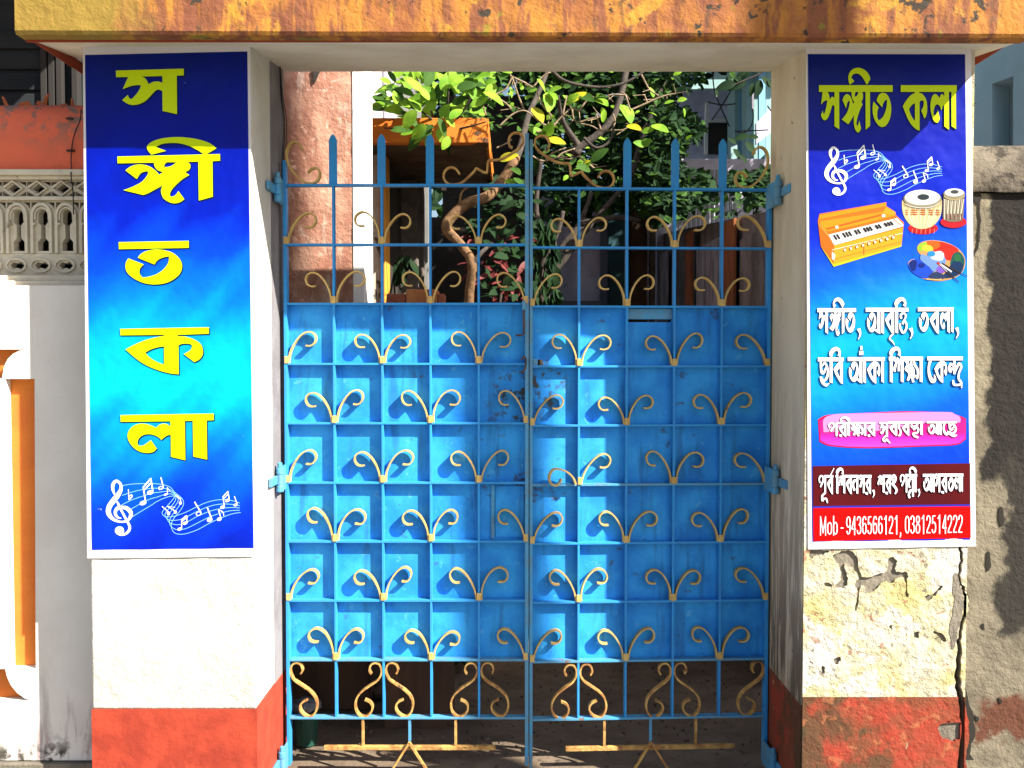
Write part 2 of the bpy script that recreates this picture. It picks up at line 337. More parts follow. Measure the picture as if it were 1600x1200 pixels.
# ------------------------------------------------------------------ setting: ground
g = MB().box(-60, 60, -60, 0.0, -.3, 0.0); put('street', g, STREET, kind='structure')
gm = MB(); nx, ny = 60, 60
for j in range(ny):
    for i in range(nx):
        pass
bm = bmesh.new(); bmesh.ops.create_grid(bm, x_segments=90, y_segments=90, size=1)
for v in bm.verts:
    x, y = v.co.x*3.2, 0.004+(v.co.y+1)*3.2; z = -.012+.012*mnoise.noise(Vector((x*3, y*3, 0)))+.02*mnoise.noise(Vector((x, y, 3)))
    if y < .4: z = -.012
    v.co = (x, y, min(z, 0.004))
gm = MB().add_bm(bm); put('courtyard_ground', gm, GROUND, smooth=True, kind='structure')
g = MB().box(-60, 60, 0.002, 120, -.4, -.06); put('distant_ground', g, GROUND, kind='structure')

# ------------------------------------------------------------------ gateway
PLX0, PLX1 = -1.3717, -.836
PRX0, PRX1 = .950, 1.481
ZB_L = P(270, 1108, 0).z; ZB_R = P(1380, 1089, 0).z
Z_SF = P(800, 52.5, -.2).z; Z_SB = P(800, 108, .42).z
Z_S0 = Z_SF + (Z_SB-Z_SF)*.2/.62
gw = thing('gateway', 'whitewashed gateway with two square pillars under a weathered ochre concrete lintel slab, red painted bases', 'gateway', (0,0,0))
SKW = .35   # back edge of the pillars (m)
DEP = .42
# left pillar
ZT = 2.62
pl = put('pillar', MB().box(PLX0, PLX1, .0, DEP, ZB_L, ZT-.02, .006), WHITE, gw, label='left pillar, smooth white plaster with red base')
pb = put('painted_base', MB().box(PLX0-.002, PLX1+.002, .0005, DEP+.002, -.02, ZB_L-.0005, .002), REDBASE, pl)
wz = [(PLX0-.0025+(PLX1-PLX0+.005)*i/90, ZB_L+.0022*mnoise.noise(Vector((i*.35, 2, 1)))+.0012*mnoise.noise(Vector((i*1.3, 5, 1)))) for i in range(91)]
put('paint_coat', MB().plate([(PLX0-.0025, -.02), (PLX1+.0025, -.02)]+list(reversed(wz)), [], -.0022, .0004), REDBASE, pb)
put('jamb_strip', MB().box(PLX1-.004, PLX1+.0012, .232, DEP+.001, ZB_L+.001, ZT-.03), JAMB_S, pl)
# right pillar: core with a crack, plaster skin with holes
pr = put('pillar', MB().box(PRX0+.004, PRX1-.004, .055, DEP, -.02, ZT-.02), JAMB_R, gw, label='right pillar, cracked and peeling plaster over a worn red base')
def PX(s, x0, y0, k, Y=0):
    r = []
    for t in catmull(poly(s), 4):
        q = P(x0+t[0]/k, y0+t[1]/k, Y); r.append((q.x, q.z))
    return r
K8 = (1200, 840, 3.3325)
def jag(path, amp, seed, n=6):
    rr = random.Random(seed); out = []
    for i in range(len(path)-1):
        a, b = path[i], path[i+1]
        for k in range(n):
            t = k/n; out.append((a[0]+(b[0]-a[0])*t+rr.uniform(-amp, amp), a[1]+(b[1]-a[1])*t+rr.uniform(-amp, amp)))
    out.append(path[-1]); return out
crL = [(1000,60),(1005,120),(990,200),(1010,260),(1030,330),(1025,400),(1000,470),(990,540),(990,600),(982,700),(985,780),(1000,850),(1012,930),(1015,1020),(1005,1100),(1000,1190)]
crW = [18,18,14,20,26,20,18,24,28,32,34,34,42,46,40,50]
cl = jag(crL, 5, 1, 3); wv = [crW[min(i//3, 15)] for i in range(len(cl))]
crack = [(x-.3*wd, y) for (x, y), wd in zip(cl, wv)] + [(x+.7*wd, y) for (x, y), wd in reversed(list(zip(cl, wv)))]
def K(pts, Y=0, k=K8):
    return [(P(k[0]+x/k[2], k[1]+y/k[2], Y).x, P(k[0]+x/k[2], k[1]+y/k[2], Y).z) for x, y in pts]
def rough_blob(s, seed, amp=4): 
    pts = catmull(poly(s), 4); rr = random.Random(seed)
    return [(x+rr.uniform(-amp, amp), y+rr.uniform(-amp, amp)) for x, y in pts]
peels = [
 "345,85 400,68 450,80 470,130 490,200 560,195 620,175 625,115 650,100 672,120 665,170 700,178 728,185 725,230 732,300 718,300 712,225 690,205 640,238 615,225 590,240 560,270 520,290 500,255 480,260 475,320 465,380 455,375 468,290 450,240 470,210 440,160 395,140 412,200 415,240 385,265 355,262 352,245 375,225 380,180 360,130 340,110",
 "825,300 860,290 900,250 905,265 870,300 840,325 822,322",
 "220,70 260,66 320,70 300,85 250,100 220,110",
 "965,200 985,190 1003,250 1018,300 1015,370 1000,440 985,500 975,560 960,580 950,520 945,470 962,400 970,330 960,260",
 "345,630 380,625 372,650 352,660", "280,670 298,680 285,710", "760,495 790,490 782,520 765,525", "860,490 900,495 930,520 925,545 900,530",
 "290,235 315,238 340,250 305,255", "632,460 648,455 645,480",
 "885,985 940,960 985,940 1005,960 1000,1040 960,1060 920,1050 895,1030"]
peel = [K(rough_blob(s, i+5, 4.2)) for i, s in enumerate(peels)]
crk = K(crack)
xl, xr, zt = PRX0, PRX1, ZT-.02
# skin above the red base; the crack runs through so the skin is split in two plates
def split_plate(z0, z1, holes, mat, name, yf, yb, par):
    cw = [q for q in crk]
    n = len(cl); left = K([(x-.3*wd, y) for (x, y), wd in zip(cl, wv)]); right = K([(x+.7*wd, y) for (x, y), wd in zip(cl, wv)])
    L = [p for p in left if z0 < p[1] < z1]; R = [p for p in right if z0 < p[1] < z1]
    L.sort(key=lambda p: p[1]); R.sort(key=lambda p: p[1])
    top_in = z1 > left[0][1]
    if top_in:   # crack ends under the banner
        outer = [(xl, z0), (L[0][0], z0)]+L+[(L[-1][0]+.008, L[-1][1]+.05)]+list(reversed(R))+[(R[0][0], z0), (xr, z0), (xr, z1), (xl, z1)]
        return put(name, MB().plate(outer, holes, yf, yb), mat, par)
    o = MB().plate([(xl, z0), (L[0][0], z0)]+L+[(L[-1][0], z1), (xl, z1)], holes, yf, yb)
    o.plate([(R[0][0], z0), (xr, z0), (xr, z1), (R[-1][0], z1)]+list(reversed(R)), [], yf, yb)
    return put(name, o, mat, par)
split_plate(ZB_R, zt, [h for h in peel[:3]+peel[4:10]], OLDWHITE, 'plaster_skin', 0.0, .007, pr)
split_plate(-.02, ZB_R-.0005, [peel[10]], REDOLD, 'painted_base', -.001, .007, pr)
put('exposed_render', MB().plate([(p[0], p[1]) for p in peel[3]], [], -.0015, .004), CEMENT, pr)
split_plate(-.02, zt, [], CEMENT, 'cement_core', .0072, .0545, pr)
put('crack', MB().plate([(p[0], p[1]) for p in K([(x-2.2*wd, y) for (x, y), wd in zip(cl, wv)] + [(x+2.2*wd, y) for (x, y), wd in reversed(list(zip(cl, wv)))])], [], .045, .0542), CRACK, pr)
# jamb skins of the right pillar (side faces)
put('jamb_plaster', MB().box(PRX0-.004, PRX0+.004, .0075, DEP-.001, ZB_R-.03, zt), JAMB_R, pr)
put('jamb_base', MB().box(PRX0-.005, PRX0+.0035, .0075, DEP+.001, -.02, ZB_R-.031), REDOLD, pr)
# slab: sloped soffit, thick fascia with an uneven lower edge
ZTOP = 2.76
SLX0, SLX1 = -1.483, 1.55
def slab():
    bm = bmesh.new(); N = 150
    rows = []
    for i in range(N+1):
        t = i/N; x = SLX0+(SLX1-SLX0)*t; dz = -.0022*(x+1.5)*1.6
        j1 = .0022*mnoise.noise(Vector((x*22, 1, 2)))+.0015*mnoise.noise(Vector((x*70, 3, 2))); 
        rows.append([bm.verts.new((x, -.2+j1, ZTOP)), bm.verts.new((x, -.2+.0018*mnoise.noise(Vector((x*30, 9, 1))), (Z_SF+ZTOP)/2+dz)),
                     bm.verts.new((x, -.2+j1*.8, Z_SF+dz+.010)), bm.verts.new((x, -.194, Z_SF+dz+j1)),
                     ])
    for i in range(N):
        for k in range(3): bm.faces.new((rows[i][k], rows[i+1][k], rows[i+1][k+1], rows[i][k+1]))
    # back strip of the fascia block
    b = [bm.verts.new((x, y, z)) for x, y, z in ((SLX0, -.14, ZTOP), (SLX1, -.14, ZTOP), (SLX1, -.14, Z_SF-.01), (SLX0, -.14, Z_SF+.0))]
    bm.faces.new([r[0] for r in rows]+[b[1], b[0]]); bm.faces.new([r[3] for r in reversed(rows)]+[b[3], b[2]])
    bm.faces.new((rows[0][0], rows[0][1], rows[0][2], rows[0][3], b[3], b[0])); bm.faces.new((rows[-1][3], rows[-1][2], rows[-1][1], rows[-1][0], b[1], b[2]))
    return MB().add_bm(bm)
sb = put('lintel_slab', slab(), FASCIA, gw)
m = MB()
i0 = [(SLX0+.001, -.139, Z_SF+.008), (SLX1-.001, -.139, Z_SF-.004), (SLX1-.001, .44, Z_SB+.0), (SLX0+.001, .44, Z_SB+.0)]
m.v = i0 + [(x, y, ZTOP-.001) for x, y, z in i0]; m.f = [(0,1,2,3), (7,6,5,4), (0,4,5,1), (1,5,6,2), (2,6,7,3), (3,7,4,0)]
put('soffit', m, SOFFIT, sb)
put('drip_edge', MB().box(SLX0+.004, SLX1-.004, -.146, -.139, Z_SF-.006, Z_SF+.004), REDEDGE, sb)
put('lintel_beam', MB().box(PLX1+.0005, PRX0-.0045, .405, .439, ZP(107.5, .405), Z_SB+.06), SOFFIT, sb)
put('slab_end_trim', MB().box(SLX0-.003, SLX0+.0005, -.13, .43, Z_SF+.012, Z_SF+.05), REDEDGE, sb)
put('slab_end_trim', MB().box(SLX1-.0005, SLX1+.003, -.13, .43, Z_SF+.012, Z_SF+.05), REDEDGE, sb)

# ------------------------------------------------------------------ the two gate leaves
ROW_L = [288.7, 382, 474.7, 568.7, 661.6, 754.8, 846.7, 939, 1032, 1122.7]
ZR = [ZP(y, .33) for y in ROW_L]
WL = .866
BARD = .032          # depth of the flat bars
BT = .0078           # their thickness
def curl_pts(sgn, j=0):
    r = rnd
    base = [(4.5,0),(5,8),(7,17),(12,28),(20,39),(29,46),(38,47.5),(45,43),(47,36),(44,29),(38,26),(31,26.5)]
    k = 3.33/1450
    return [(sgn*x*k*(1+.0*j), y*k) for x, y in base]
def curl_mesh(sides, seed):
    rr = random.Random(seed); m = MB()
    for sg in sides:
        sx, sz = rr.uniform(.90, 1.07), rr.uniform(.91, 1.06); tw = rr.uniform(-.12, .12)
        pts = [(x*sx+z*tw*sg, z*sz) for x, z in curl_pts(sg)]
        m.strip(cr_open(pts, 4), .0053, .022, 0)
    return m.mesh('scroll')
CURLS = {('b', s): curl_mesh((1, -1), s) for s in range(5)}
CURLS.update({('r', s): curl_mesh((1,), s+10) for s in range(3)})
CURLS.update({('l', s): curl_mesh((-1,), s+20) for s in range(3)})
for me in CURLS.values(): me.materials.append(YEL)
clampm = MB().box(-.0075, .0075, -.003, .006, -.002, .024, .001).mesh('clamp'); clampm.materials.append(YEL)
def s_pts(sg):
    # tall S scroll of the bottom band, px relative to its column and the rail above (y down)
    base = [(18,35),(21,29),(19,21),(13,17),(6,19),(2,27),(3,37),(9,46),(20,54),(32,63),(40,73),(43,84),(41,96),(34,104),(26,104),(18,97),(16,88),(20,81),(28,77)]
    k = 3.33/1450
    return [(sg*x*k, -(y-13.5)*k*.985) for x, y in base]
SM = {}
for sg in (1, -1):
    me = MB().strip(cr_open(s_pts(sg), 4), [.0062]*((18)*4+1), .020, 0).mesh('scroll'); me.materials.append(YELRUST); SM[sg] = me

def build_leaf(name, label, hinge, rz, side):
    """side -1: left leaf, hinge at its left, local x 0..WL ; side 1: right leaf, local x -WL..0"""
    t = thing(name, label, 'gate', hinge, rz=rz, group='leaves of the blue double gate')
    x0 = 0 if side < 0 else -WL
    cx = [x0+WL*i/5 for i in range(6)]
    zt = ZR[0]; stile_top_h = ZP(208, .33)-zt; zb = ZP(1197, .33)
    L = dict(local=True)
    # stiles
    def stile(x, h, mat, wd=.0115):
        put('stile', MB().box(x-wd/2, x+wd/2, 0, BARD+.004, zb, zt+h, .0012), mat, t, **L)
    if side < 0: stile(cx[0], .20*0+.012+.075, BLUE); stile(cx[5], stile_top_h, BLUEDIRTY, .013)
    else: stile(cx[0], stile_top_h-.012, BLUEDIRTY); stile(cx[5], .012, BLUE, .012)
    # rails
    for k, z in enumerate(ZR):
        z = z - z0off
        put('rail', MB().box(cx[0]+.006, cx[5]-.006, .0015, BARD, z-BT/2, z+BT/2, .0008), BLUEDIRTY if k in (8, 9) or (side > 0 and k == 5) else BLUE, t, **L)
    # uprights, one piece per column between the first and the last rail
    for i in (1, 2, 3, 4):
        ztop = zt-BT/2; zz = ZR[9]+BT/2
        put('upright', MB().box(cx[i]-BT/2, cx[i]+BT/2, .003, BARD-.001, zz, ztop, .0008), BLUE, t, **L)
    # spears
    for i in ((1, 2, 3) if side < 0 else (2, 3, 4)):
        h = ZP(210, .33)-zt; wd = .0145; x = cx[i]; z0 = zt+BT/2
        o = [(x-wd, z0), (x+wd, z0), (x+wd*.98, z0+h-.022), (x+wd*.55, z0+h-.009), (x, z0+h), (x-wd*.55, z0+h-.009), (x-wd*.98, z0+h-.022)]
        put('spear', MB().plate(o, [], .006, .0115), BLUE, t, **L)
    # sheet behind rows 2..8, with slot/lock hole on the right leaf
    zs1, zs0 = ZR[2]+.001, ZR[8]+.001
    def rect(a, b, c, d): return [(a, c), (b, c), (b, d), (a, d)]
    k = 3.35/1450
    if side > 0:
        sx0, sx1 = cx[2]+.006, cx[3]-.008; sz = ZR[2]-22*k
        hole = [rect(sx0, sx1, sz-.004, sz+.006)]
        hx, hz = cx[0]+.034, ZR[3]+.010
        hole.append([(hx+.013*math.cos(a), hz+.016*math.sin(a)) for a in [i*math.pi/5 for i in range(10)]])
        sh = MB().plate(rect(cx[0]+.001, cx[5]-.001, zs0, zs1), hole, BARD+.0005, BARD+.002)
        shp = put('sheet_panel', sh, BLUESHEET_R, t, **L)
        put('slot_flap', MB().box(sx0-.004, sx1+.004, BARD-.007, BARD-.004, sz+.007, ZR[2]-.006, .001), BLUEDIRTY, shp, **L)
        put('lock_plate', MB().box(cx[0]+.008, cx[0]+.024, .004, .012, hz-.016, hz+.018, .001), BLUEDIRTY, t, **L)
    else:
        sh = MB().plate(rect(cx[0]+.001, cx[5]-.001, zs0, zs1), [], BARD+.0005, BARD+.002)
        put('sheet_panel', sh, BLUESHEET_L, t, **L)
        # little wicket outline near the free edge, fifth row
        a, b, c, d = cx[4]+.06, cx[5]-.010, ZR[6]+.012, ZR[5]-.014
        put('wicket_door', MB().box(a, b, BARD-.004, BARD-.001, c, d, .001), BLUESHEET, t, **L)
        put('wicket_strap', MB().box(a-.016, a-.004, BARD-.006, BARD-.0005, c-.006, d+.004, .001), BLUEDIRTY, t, **L)
    # curls
    def cur(kind, i, row, seed, mat=None, rot=0):
        o = put('scroll', CURLS[(kind, seed % (5 if kind == 'b' else 3))], None, t, local=True)
        o.location = (cx[i], .001+.002*((seed*7) % 3)/3, ZR[row]+BT/2); o.rotation_euler = (0, rot+math.radians(((seed*37) % 7-3)*.8), 0)
        c = put('clamp', clampm, None, t, local=True)
        dx = 0.004 if kind == 'r' else (-.004 if kind == 'l' else 0)
        c.location = (cx[i]+dx, .0, ZR[row]+BT/2)
        return o
    sd = 1 if side < 0 else 3
    for row in range(1, 9):
        A = row in (1, 3, 5, 7)
        if side < 0: lst = [(0, 'r'), (2, 'b'), (4, 'b')] if A else [(1, 'b'), (3, 'b'), (5, 'l')]
        else: lst = [(1, 'b'), (3, 'b'), (5, 'l')] if A else [(0, 'r'), (2, 'b'), (4, 'b')]
        for i, kd in lst:
            sd += 1
            if side > 0 and row == 5 and i == 1:     # one half is bent down
                cur('r', i, row, sd)
                k2 = 3.36/1450
                bp = [(-5,0),(-9,10),(-18,19),(-30,24),(-40,24),(-46,17),(-47,8),(-43,1),(-36,-1),(-30,4),(-28,9)]
                o = put('scroll', MB().strip(cr_open([(x*k2, y*k2) for x, y in bp], 4), .006, .022, 0), YEL, t, local=True)
                o.location = (cx[i], -.012, ZR[row]+BT/2); o.rotation_euler = (0, 0, .15)
            else: cur(kd, i, row, sd)
    # top corner scrolls
    k = 3.33/1450
    c1 = [(27,-55),(24,-62),(17,-67),(9,-64),(4,-55),(3,-43),(7,-30),(15,-18),(26,-8),(38,-3),(48,-5),(54,-13),(54,-22),(48,-27),(40,-24),(36,-19)]
    c2 = [(-102,-17),(-109,-26),(-119,-27),(-126,-20),(-127,-11),(-121,-3),(-111,-1),(-99,-4),(-87,-14),(-79,-22),(-76,-26),(-66,-21),(-60,-20),(-59,-28),(-57,-38),(-46,-39),(-34,-42),(-20,-50),(-9,-58),(-3,-68),(-5,-77),(-12,-81),(-21,-79),(-26,-70),(-24,-61),(-20,-58)]
    def sc_(pts, flip, ox, mat=YEL, sharp=False):
        q = [((-x if flip else x)*k+ox, -y*k+zt) for x, y in pts]
        q = cr_open(q, 4) if not sharp else q
        put('scroll', MB().strip(q, .0068, .018, .004), mat, t, **L)
    if side < 0: sc_(c1, False, cx[0]); sc_(c2, False, cx[5]-.006, YELRUST)
    else: sc_(c1, True, cx[5]); sc_(c2, True, cx[0]+.006, YELRUST)
    # bottom band S scrolls
    for i, sgs in (((0, (1,)), (2, (1, -1)), (4, (1, -1))) if side < 0 else ((1, (1, -1)), (3, (1, -1)), (5, (-1,)))):
        for sg in sgs:
            o = put('scroll', SM[sg], None, t, local=True); o.location = (cx[i]+sg*.003, .004, ZR[8]-BT/2)
            o.rotation_euler = (0, math.radians(rnd.uniform(-2, 2)), 0)
    # foot band
    mid = cx[0]+WL*.508
    z9 = ZR[9]-BT/2; kk = 3.33/1450
    put('foot_post', MB().box(mid-.0045, mid+.0045, .006, .018, z9-36*kk, z9), BLUEDIRTY, t, **L)
    for dx in (-74*kk, 73*kk): put('foot_post', MB().box(mid+dx-.0045, mid+dx+.0045, .006, .016, z9-43*kk, z9), YELRUST, t, **L)
    put('foot_bar', MB().box(mid-136*kk, mid+136*kk, .004, .019, z9-50*kk, z9-43.5*kk, .001), YELRUST, t, **L)
    for sg in (-1, 1): put('foot_brace', MB().strip([(mid, z9-36*kk), (mid+sg*40*kk, z9-100*kk)], .0075, .012, -.009), YELRUST, t, **L)
    # hinges
    for py in (302, 745, 1178):
        z = ZP(py, .33); sx = -1 if side < 0 else 1
        ky = -.076 if side < 0 else -.112; kx = -.004 if side < 0 else -.010; jx = -.0205 if side < 0 else .0085; jy = (.160-.33) if side < 0 else (.165-.372)
        hp = put('hinge', MB().box(kx-.0035, kx+.0035, ky, .004, z-.044, z+.044, .001), BLUEDIRTY, t, **L)
        for dz in (.031, -.031):
            put('hinge_knuckle', MB().tube([(kx, ky, z+dz-.0115), (kx, ky, z+dz-.008), (kx, ky, z+dz+.008), (kx, ky, z+dz+.0115)], [.0125, .0135, .0135, .012], 12), BLUEDIRTY, hp, **L)
        put('hinge_pin', MB().tube([(kx, ky, z+.043), (kx, ky, z+.058), (kx, ky, z+.061)], [.0085, .0085, .005], 10), BLUEDIRTY, hp, **L)
        a, b = sorted((jx, jx+(.011 if side < 0 else -.011)))
        put('hinge_bracket', MB().box(a, b, jy, ky, z-.015, z+.015, .002).tube([(kx, ky, z-.0185), (kx, ky, z+.0185)], .0115, 12), BLUEDIRTY, hp, **L)
    return t, cx
z0off = 0
HLX = XP(446, .33)
gl, cxl = build_leaf('gate_leaf', 'left leaf of the blue iron gate, with rusty drop bolt and hook on its edge', (HLX, .33, 0), 0, -1)
gr, cxr = build_leaf('gate_leaf', 'right leaf of the blue iron gate, with letter slot, lock hole and one bent scroll', (.934, .372, -.009), math.radians(2.5), 1)
# drop bolt and hooks on the left leaf
k = 3.33/1450
bx = cxl[5]
def lz(py): return ZP(py, .33)
put('drop_bolt', MB().tube([(bx-.012, -.006, lz(470)), (bx-.011, -.006, lz(522)), (bx-.018, -.008, lz(524)), (bx-.040, -.010, lz(524))], .0038, 8), RUST, gl, local=True)
put('bolt_keeper', MB().box(bx-.017, bx-.005, -.010, .004, lz(484), lz(470), .001), BLUEDIRTY, gl, local=True)
put('hasp_hook', MB().tube(cr_open([(bx-.018, -.004, lz(562)), (bx-.012, -.010, lz(557)), (bx-.004, -.012, lz(562)), (bx-.006, -.012, lz(574)), (bx-.014, -.010, lz(581)), (bx-.028, -.008, lz(582))], 4), .0033, 7), RUST, gl, local=True)
# ------------------------------------------------------------------ the two printed banners
GL = {}
def gdef(name, refx, refy, *polys): GL[name] = (refx, refy, [[poly(q) for q in p] for p in polys])
# every glyph: reference box x (left, right) and y (headline top, foot), then outlines with holes
gdef('sa', (100,1510), (130,1055),
 ["100,150! 1510,110! 1512,250! 1365,255! 1370,1055! 1070,990! 1065,575! 1010,550 960,548 900,590 800,700 700,790 600,840 480,865 380,855 300,815 228,762! 350,655! 370,710 410,740 450,720 540,620 600,520 622,455! 560,450 440,465 330,500 242,535! 355,282! 105,288!",
  "640,275! 1065,262! 1068,405! 1000,380 930,375 860,390 780,432! 750,370 710,315"])
gdef('ngloop', (478,1498), (93,350),
 ["545,350! 500,300 478,240 510,190 600,140 750,105 950,93 1150,112 1300,145 1420,195 1498,258! 1350,345! 1310,345! 1230,290 1100,225 950,185 820,180 700,195 605,240! 760,295!"])
gdef('ng', (45,1552), (360,1025),
 ["45,378! 1550,342! 1552,440! 1440,447! 1445,968! 1240,1025! 1232,452! 1070,458! 1110,490 1115,540 1090,580 1035,605! 1100,650! 1000,710 900,800 840,870 815,930 830,965 870,960 910,930 940,885! 1028,1005! 960,1050 880,1065 800,1045 720,990 688,910 690,850 715,800! 600,860 500,915 425,943! 133,872! 250,830 380,765 450,700 490,640 498,595! 440,600 380,630 330,708! 162,582! 230,530 320,500 420,498 520,525 600,580 660,645! 715,605! 640,580 595,530 580,468! 48,478!",
  "770,462! 915,462! 850,510 790,530 728,532! 740,490"])
gdef('ta', (232,1410), (268,995),
 ["485,440! 540,370 640,310 780,275 900,268 1050,285 1200,330 1320,420 1390,520 1410,620 1385,730 1310,830 1180,920 1030,975 850,995 680,980 520,930 370,845 270,750 232,650 240,540 290,452! 612,578! 550,640 525,700 530,780 592,852! 730,830 880,780 1000,700 1090,600 1130,510 1138,412! 1050,425 950,460 880,510 835,580!"])
gdef('tabar', (90,1548), (100,250), ["90,115! 1548,88! 1548,235! 95,262!"])
gdef('ka', (172,1382), (125,848),
 ["90,138! 1475,112! 1475,215! 990,232! 990,255! 1100,258 1250,305 1350,380 1382,480 1370,560 1320,620 1248,658! 1080,530! 1150,495 1200,450 1212,400! 1180,375 1110,368 1050,375 1000,395! 1005,848! 880,835 720,795 560,735 420,660 300,570 172,460! 300,390 450,325 600,280 775,248! 775,232! 95,240!",
  "480,510! 560,465 660,430 775,412! 775,695! 660,650 560,590"])
gdef('kab', (172,1382), (125,848),      # the same letter without its headline
 ["775,150! 990,150! 990,255! 1100,258 1250,305 1350,380 1382,480 1370,560 1320,620 1248,658! 1080,530! 1150,495 1200,450 1212,400! 1180,375 1110,368 1050,375 1000,395! 1005,848! 880,835 720,795 560,735 420,660 300,570 172,460! 300,390 450,325 600,280 775,248!",
  "480,510! 560,465 660,430 775,412! 775,695! 660,650 560,590"])
gdef('la', (205,1448), (120,838),
 ["95,132! 1550,108! 1550,212! 1440,217! 1448,828! 1230,780! 1222,222! 1100,225! 1108,838! 882,785! 880,440! 830,450 780,480 733,520! 690,480 620,445 530,430 450,445 390,490 362,550 370,595 410,612 460,600 520,560 570,522! 662,655! 620,700 550,722 480,722 380,695 290,630 225,540 205,450 230,370 290,305 370,272 450,265 530,280 600,305 650,328! 700,285 760,265 820,275 875,308! 875,230! 98,238!"])
gdef('lab', (205,1448), (120,838),
 ["882,140! 1100,140! 1108,838! 882,785! 880,440! 830,450 780,480 733,520! 690,480 620,445 530,430 450,445 390,490 362,550 370,595 410,612 460,600 520,560 570,522! 662,655! 620,700 550,722 480,722 380,695 290,630 225,540 205,450 230,370 290,305 370,272 450,265 530,280 600,305 650,328! 700,285 760,265 820,275 875,308!"],
 ["1222,140! 1440,140! 1448,828! 1230,780!"])
gdef('sab', (228,1370), (130,1055),
 ["355,200! 600,200! 640,275 710,315 750,370 780,432! 860,390 930,375 1000,380 1068,405! 1068,200! 1360,200! 1370,1055! 1070,990! 1065,575! 1010,550 960,548 900,590 800,700 700,790 600,840 480,865 380,855 300,815 228,762! 350,655! 370,710 410,740 450,720 540,620 600,520 622,455! 560,450 440,465 330,500 242,535!"])
gdef('ngb', (133,1445), (360,1025),
 ["1232,380! 1440,380! 1445,968! 1240,1025!"],
 ["580,400! 1000,400! 1070,458 1110,490 1115,540 1090,580 1035,605! 1100,650! 1000,710 900,800 840,870 815,930 830,965 870,960 910,930 940,885! 1028,1005! 960,1050 880,1065 800,1045 720,990 688,910 690,850 715,800! 600,860 500,915 425,943! 133,872! 250,830 380,765 450,700 490,640 498,595! 440,600 380,630 330,708! 162,582! 230,530 320,500 420,498 520,525 600,580 660,645! 715,605! 640,580 595,530 580,468!",
  "770,462! 915,462! 850,510 790,530 728,532! 740,490"])
gdef('ba', (812,1002), (355,820), ["950,345! 1000,345! 1002,820! 960,800 900,710 850,620 812,520! 850,460 900,400 950,360", "880,560! 945,490! 948,700!"])
gdef('iloop', (80,325), (62,270), ["105,275! 80,190 110,120 170,75 235,62 300,100 325,180 318,265! 255,225! 280,190 270,155 235,135 190,160 155,210 135,275!"])
# strokes: lists of x,y,width
STK = {
 'tta': ((185,340), (360,830), ["225,505,46 212,440,50 262,388,50 312,430,44 305,500,40 245,600,46", "200,605,34 203,700,46 262,800,52 326,710,48 326,600,40 290,560,38 250,622,44"]),
 'chha': ((120,310), (392,940), ["148,392,42 152,540,46 182,645,64 228,600,52 252,515,24", "150,530,24 200,460,40 235,430,44 275,510,46 295,620,46 270,740,56 210,800,52 150,730,50", "140,715,34 180,830,60 258,895,62 322,850,16"]),
 'sha': ((130,250), (300,590), ["140,375,30 175,350,40 205,320,60 180,420,44 152,520,52 156,585,36", "195,330,60 238,390,48 226,470,40 226,575,46"]),
 'kssa': ((350,615), (355,805), ["350,360,40 385,400,44 400,450,50 368,530,56 420,575,60 445,640,64 405,755,50", "405,355,30 420,440,44 440,520,50 480,620,60 515,790,50", "470,355,40 480,470,50 515,560,60 517,700,52", "520,355,40 545,450,56 595,530,50 606,630,46 590,720,36 562,648,24", "500,700,40 440,680,50"]),
 'ekar': ((820,960), (355,805), ["865,355,60 832,480,50 840,640,60 900,768,86 948,740,58 935,640,14"]),
 'ndra': ((1215,1500), (355,900), ["1290,500,36 1258,585,50 1232,510,46 1258,430,50 1300,450,50 1335,480,60", "1335,350,50 1335,480,50 1340,630,50", "1330,610,50 1380,510,50 1432,420,58 1474,490,50 1430,600,46 1420,720,44 1470,790,50 1482,905,16", "1312,745,38 1325,830,50 1400,842,46 1480,828,48"]),
 'pa': ((310,505), (325,620), ["340,450,34 322,385,40 358,340,46 410,350,46 432,400,46 385,470,50 358,515,36", "420,400,40 475,370,44", "480,335,50 480,615,46"]),
 'ya': ((195,270), (325,560), ["215,325,32 212,400,36 250,460,40 240,540,42 205,552,36"]),
 'stha': ((450,610), (325,600), ["465,340,36 472,392,46 540,375,50 585,340,36", "495,440,48 560,400,50 592,440,44 570,500,40 500,512,46 520,560,48 590,590,44"]),
 'u': ((1425,1600), (600,770), ["1525,600,45 1480,625,40 1445,680,40 1480,725,40 1520,680,40 1550,715,40 1590,765,24"]),
 'uu': ((160,300), (670,875), ["238,670,42 182,725,46 188,825,52 216,785,30 262,785,44 290,872,22"]),
 'na': ((805,930), (295,680), ["858,570,24 848,605,44 824,510,42 836,420,46 872,405,42 900,440,44", "908,300,40 908,675,40"]),
 'ga': ((945,1060), (290,670), ["972,385,24 950,330,36 984,300,40 1008,345,42 1000,420,44 966,542,46", "1040,290,40 1040,665,38"]),
 'tt': ((90,170), (250,630), ["118,395,36 96,330,36 122,268,36 152,325,36 136,400,36 100,430,42 150,510,42 168,570,36 140,628,22"]),
 'lla': ((395,510), (300,715), ["432,510,42 408,440,42 438,335,50 482,345,44", "490,300,42 490,680,38", "430,705,42 412,640,42 448,560,50 488,580,44"]),
 'rri': ((-30,85), (820,1060), ["60,822,30 -20,915,40 40,985,34 86,1060,10"]),
 'comma': ((890,985), (665,945), ["935,715,84 965,790,52 966,860,36 925,940,16"]),
 'dot': ((0,10), (0,10), ["0,5,10 10,5,10"]),
 'reph': ((340,430), (155,275), ["352,280,22 425,152,18"]),
}
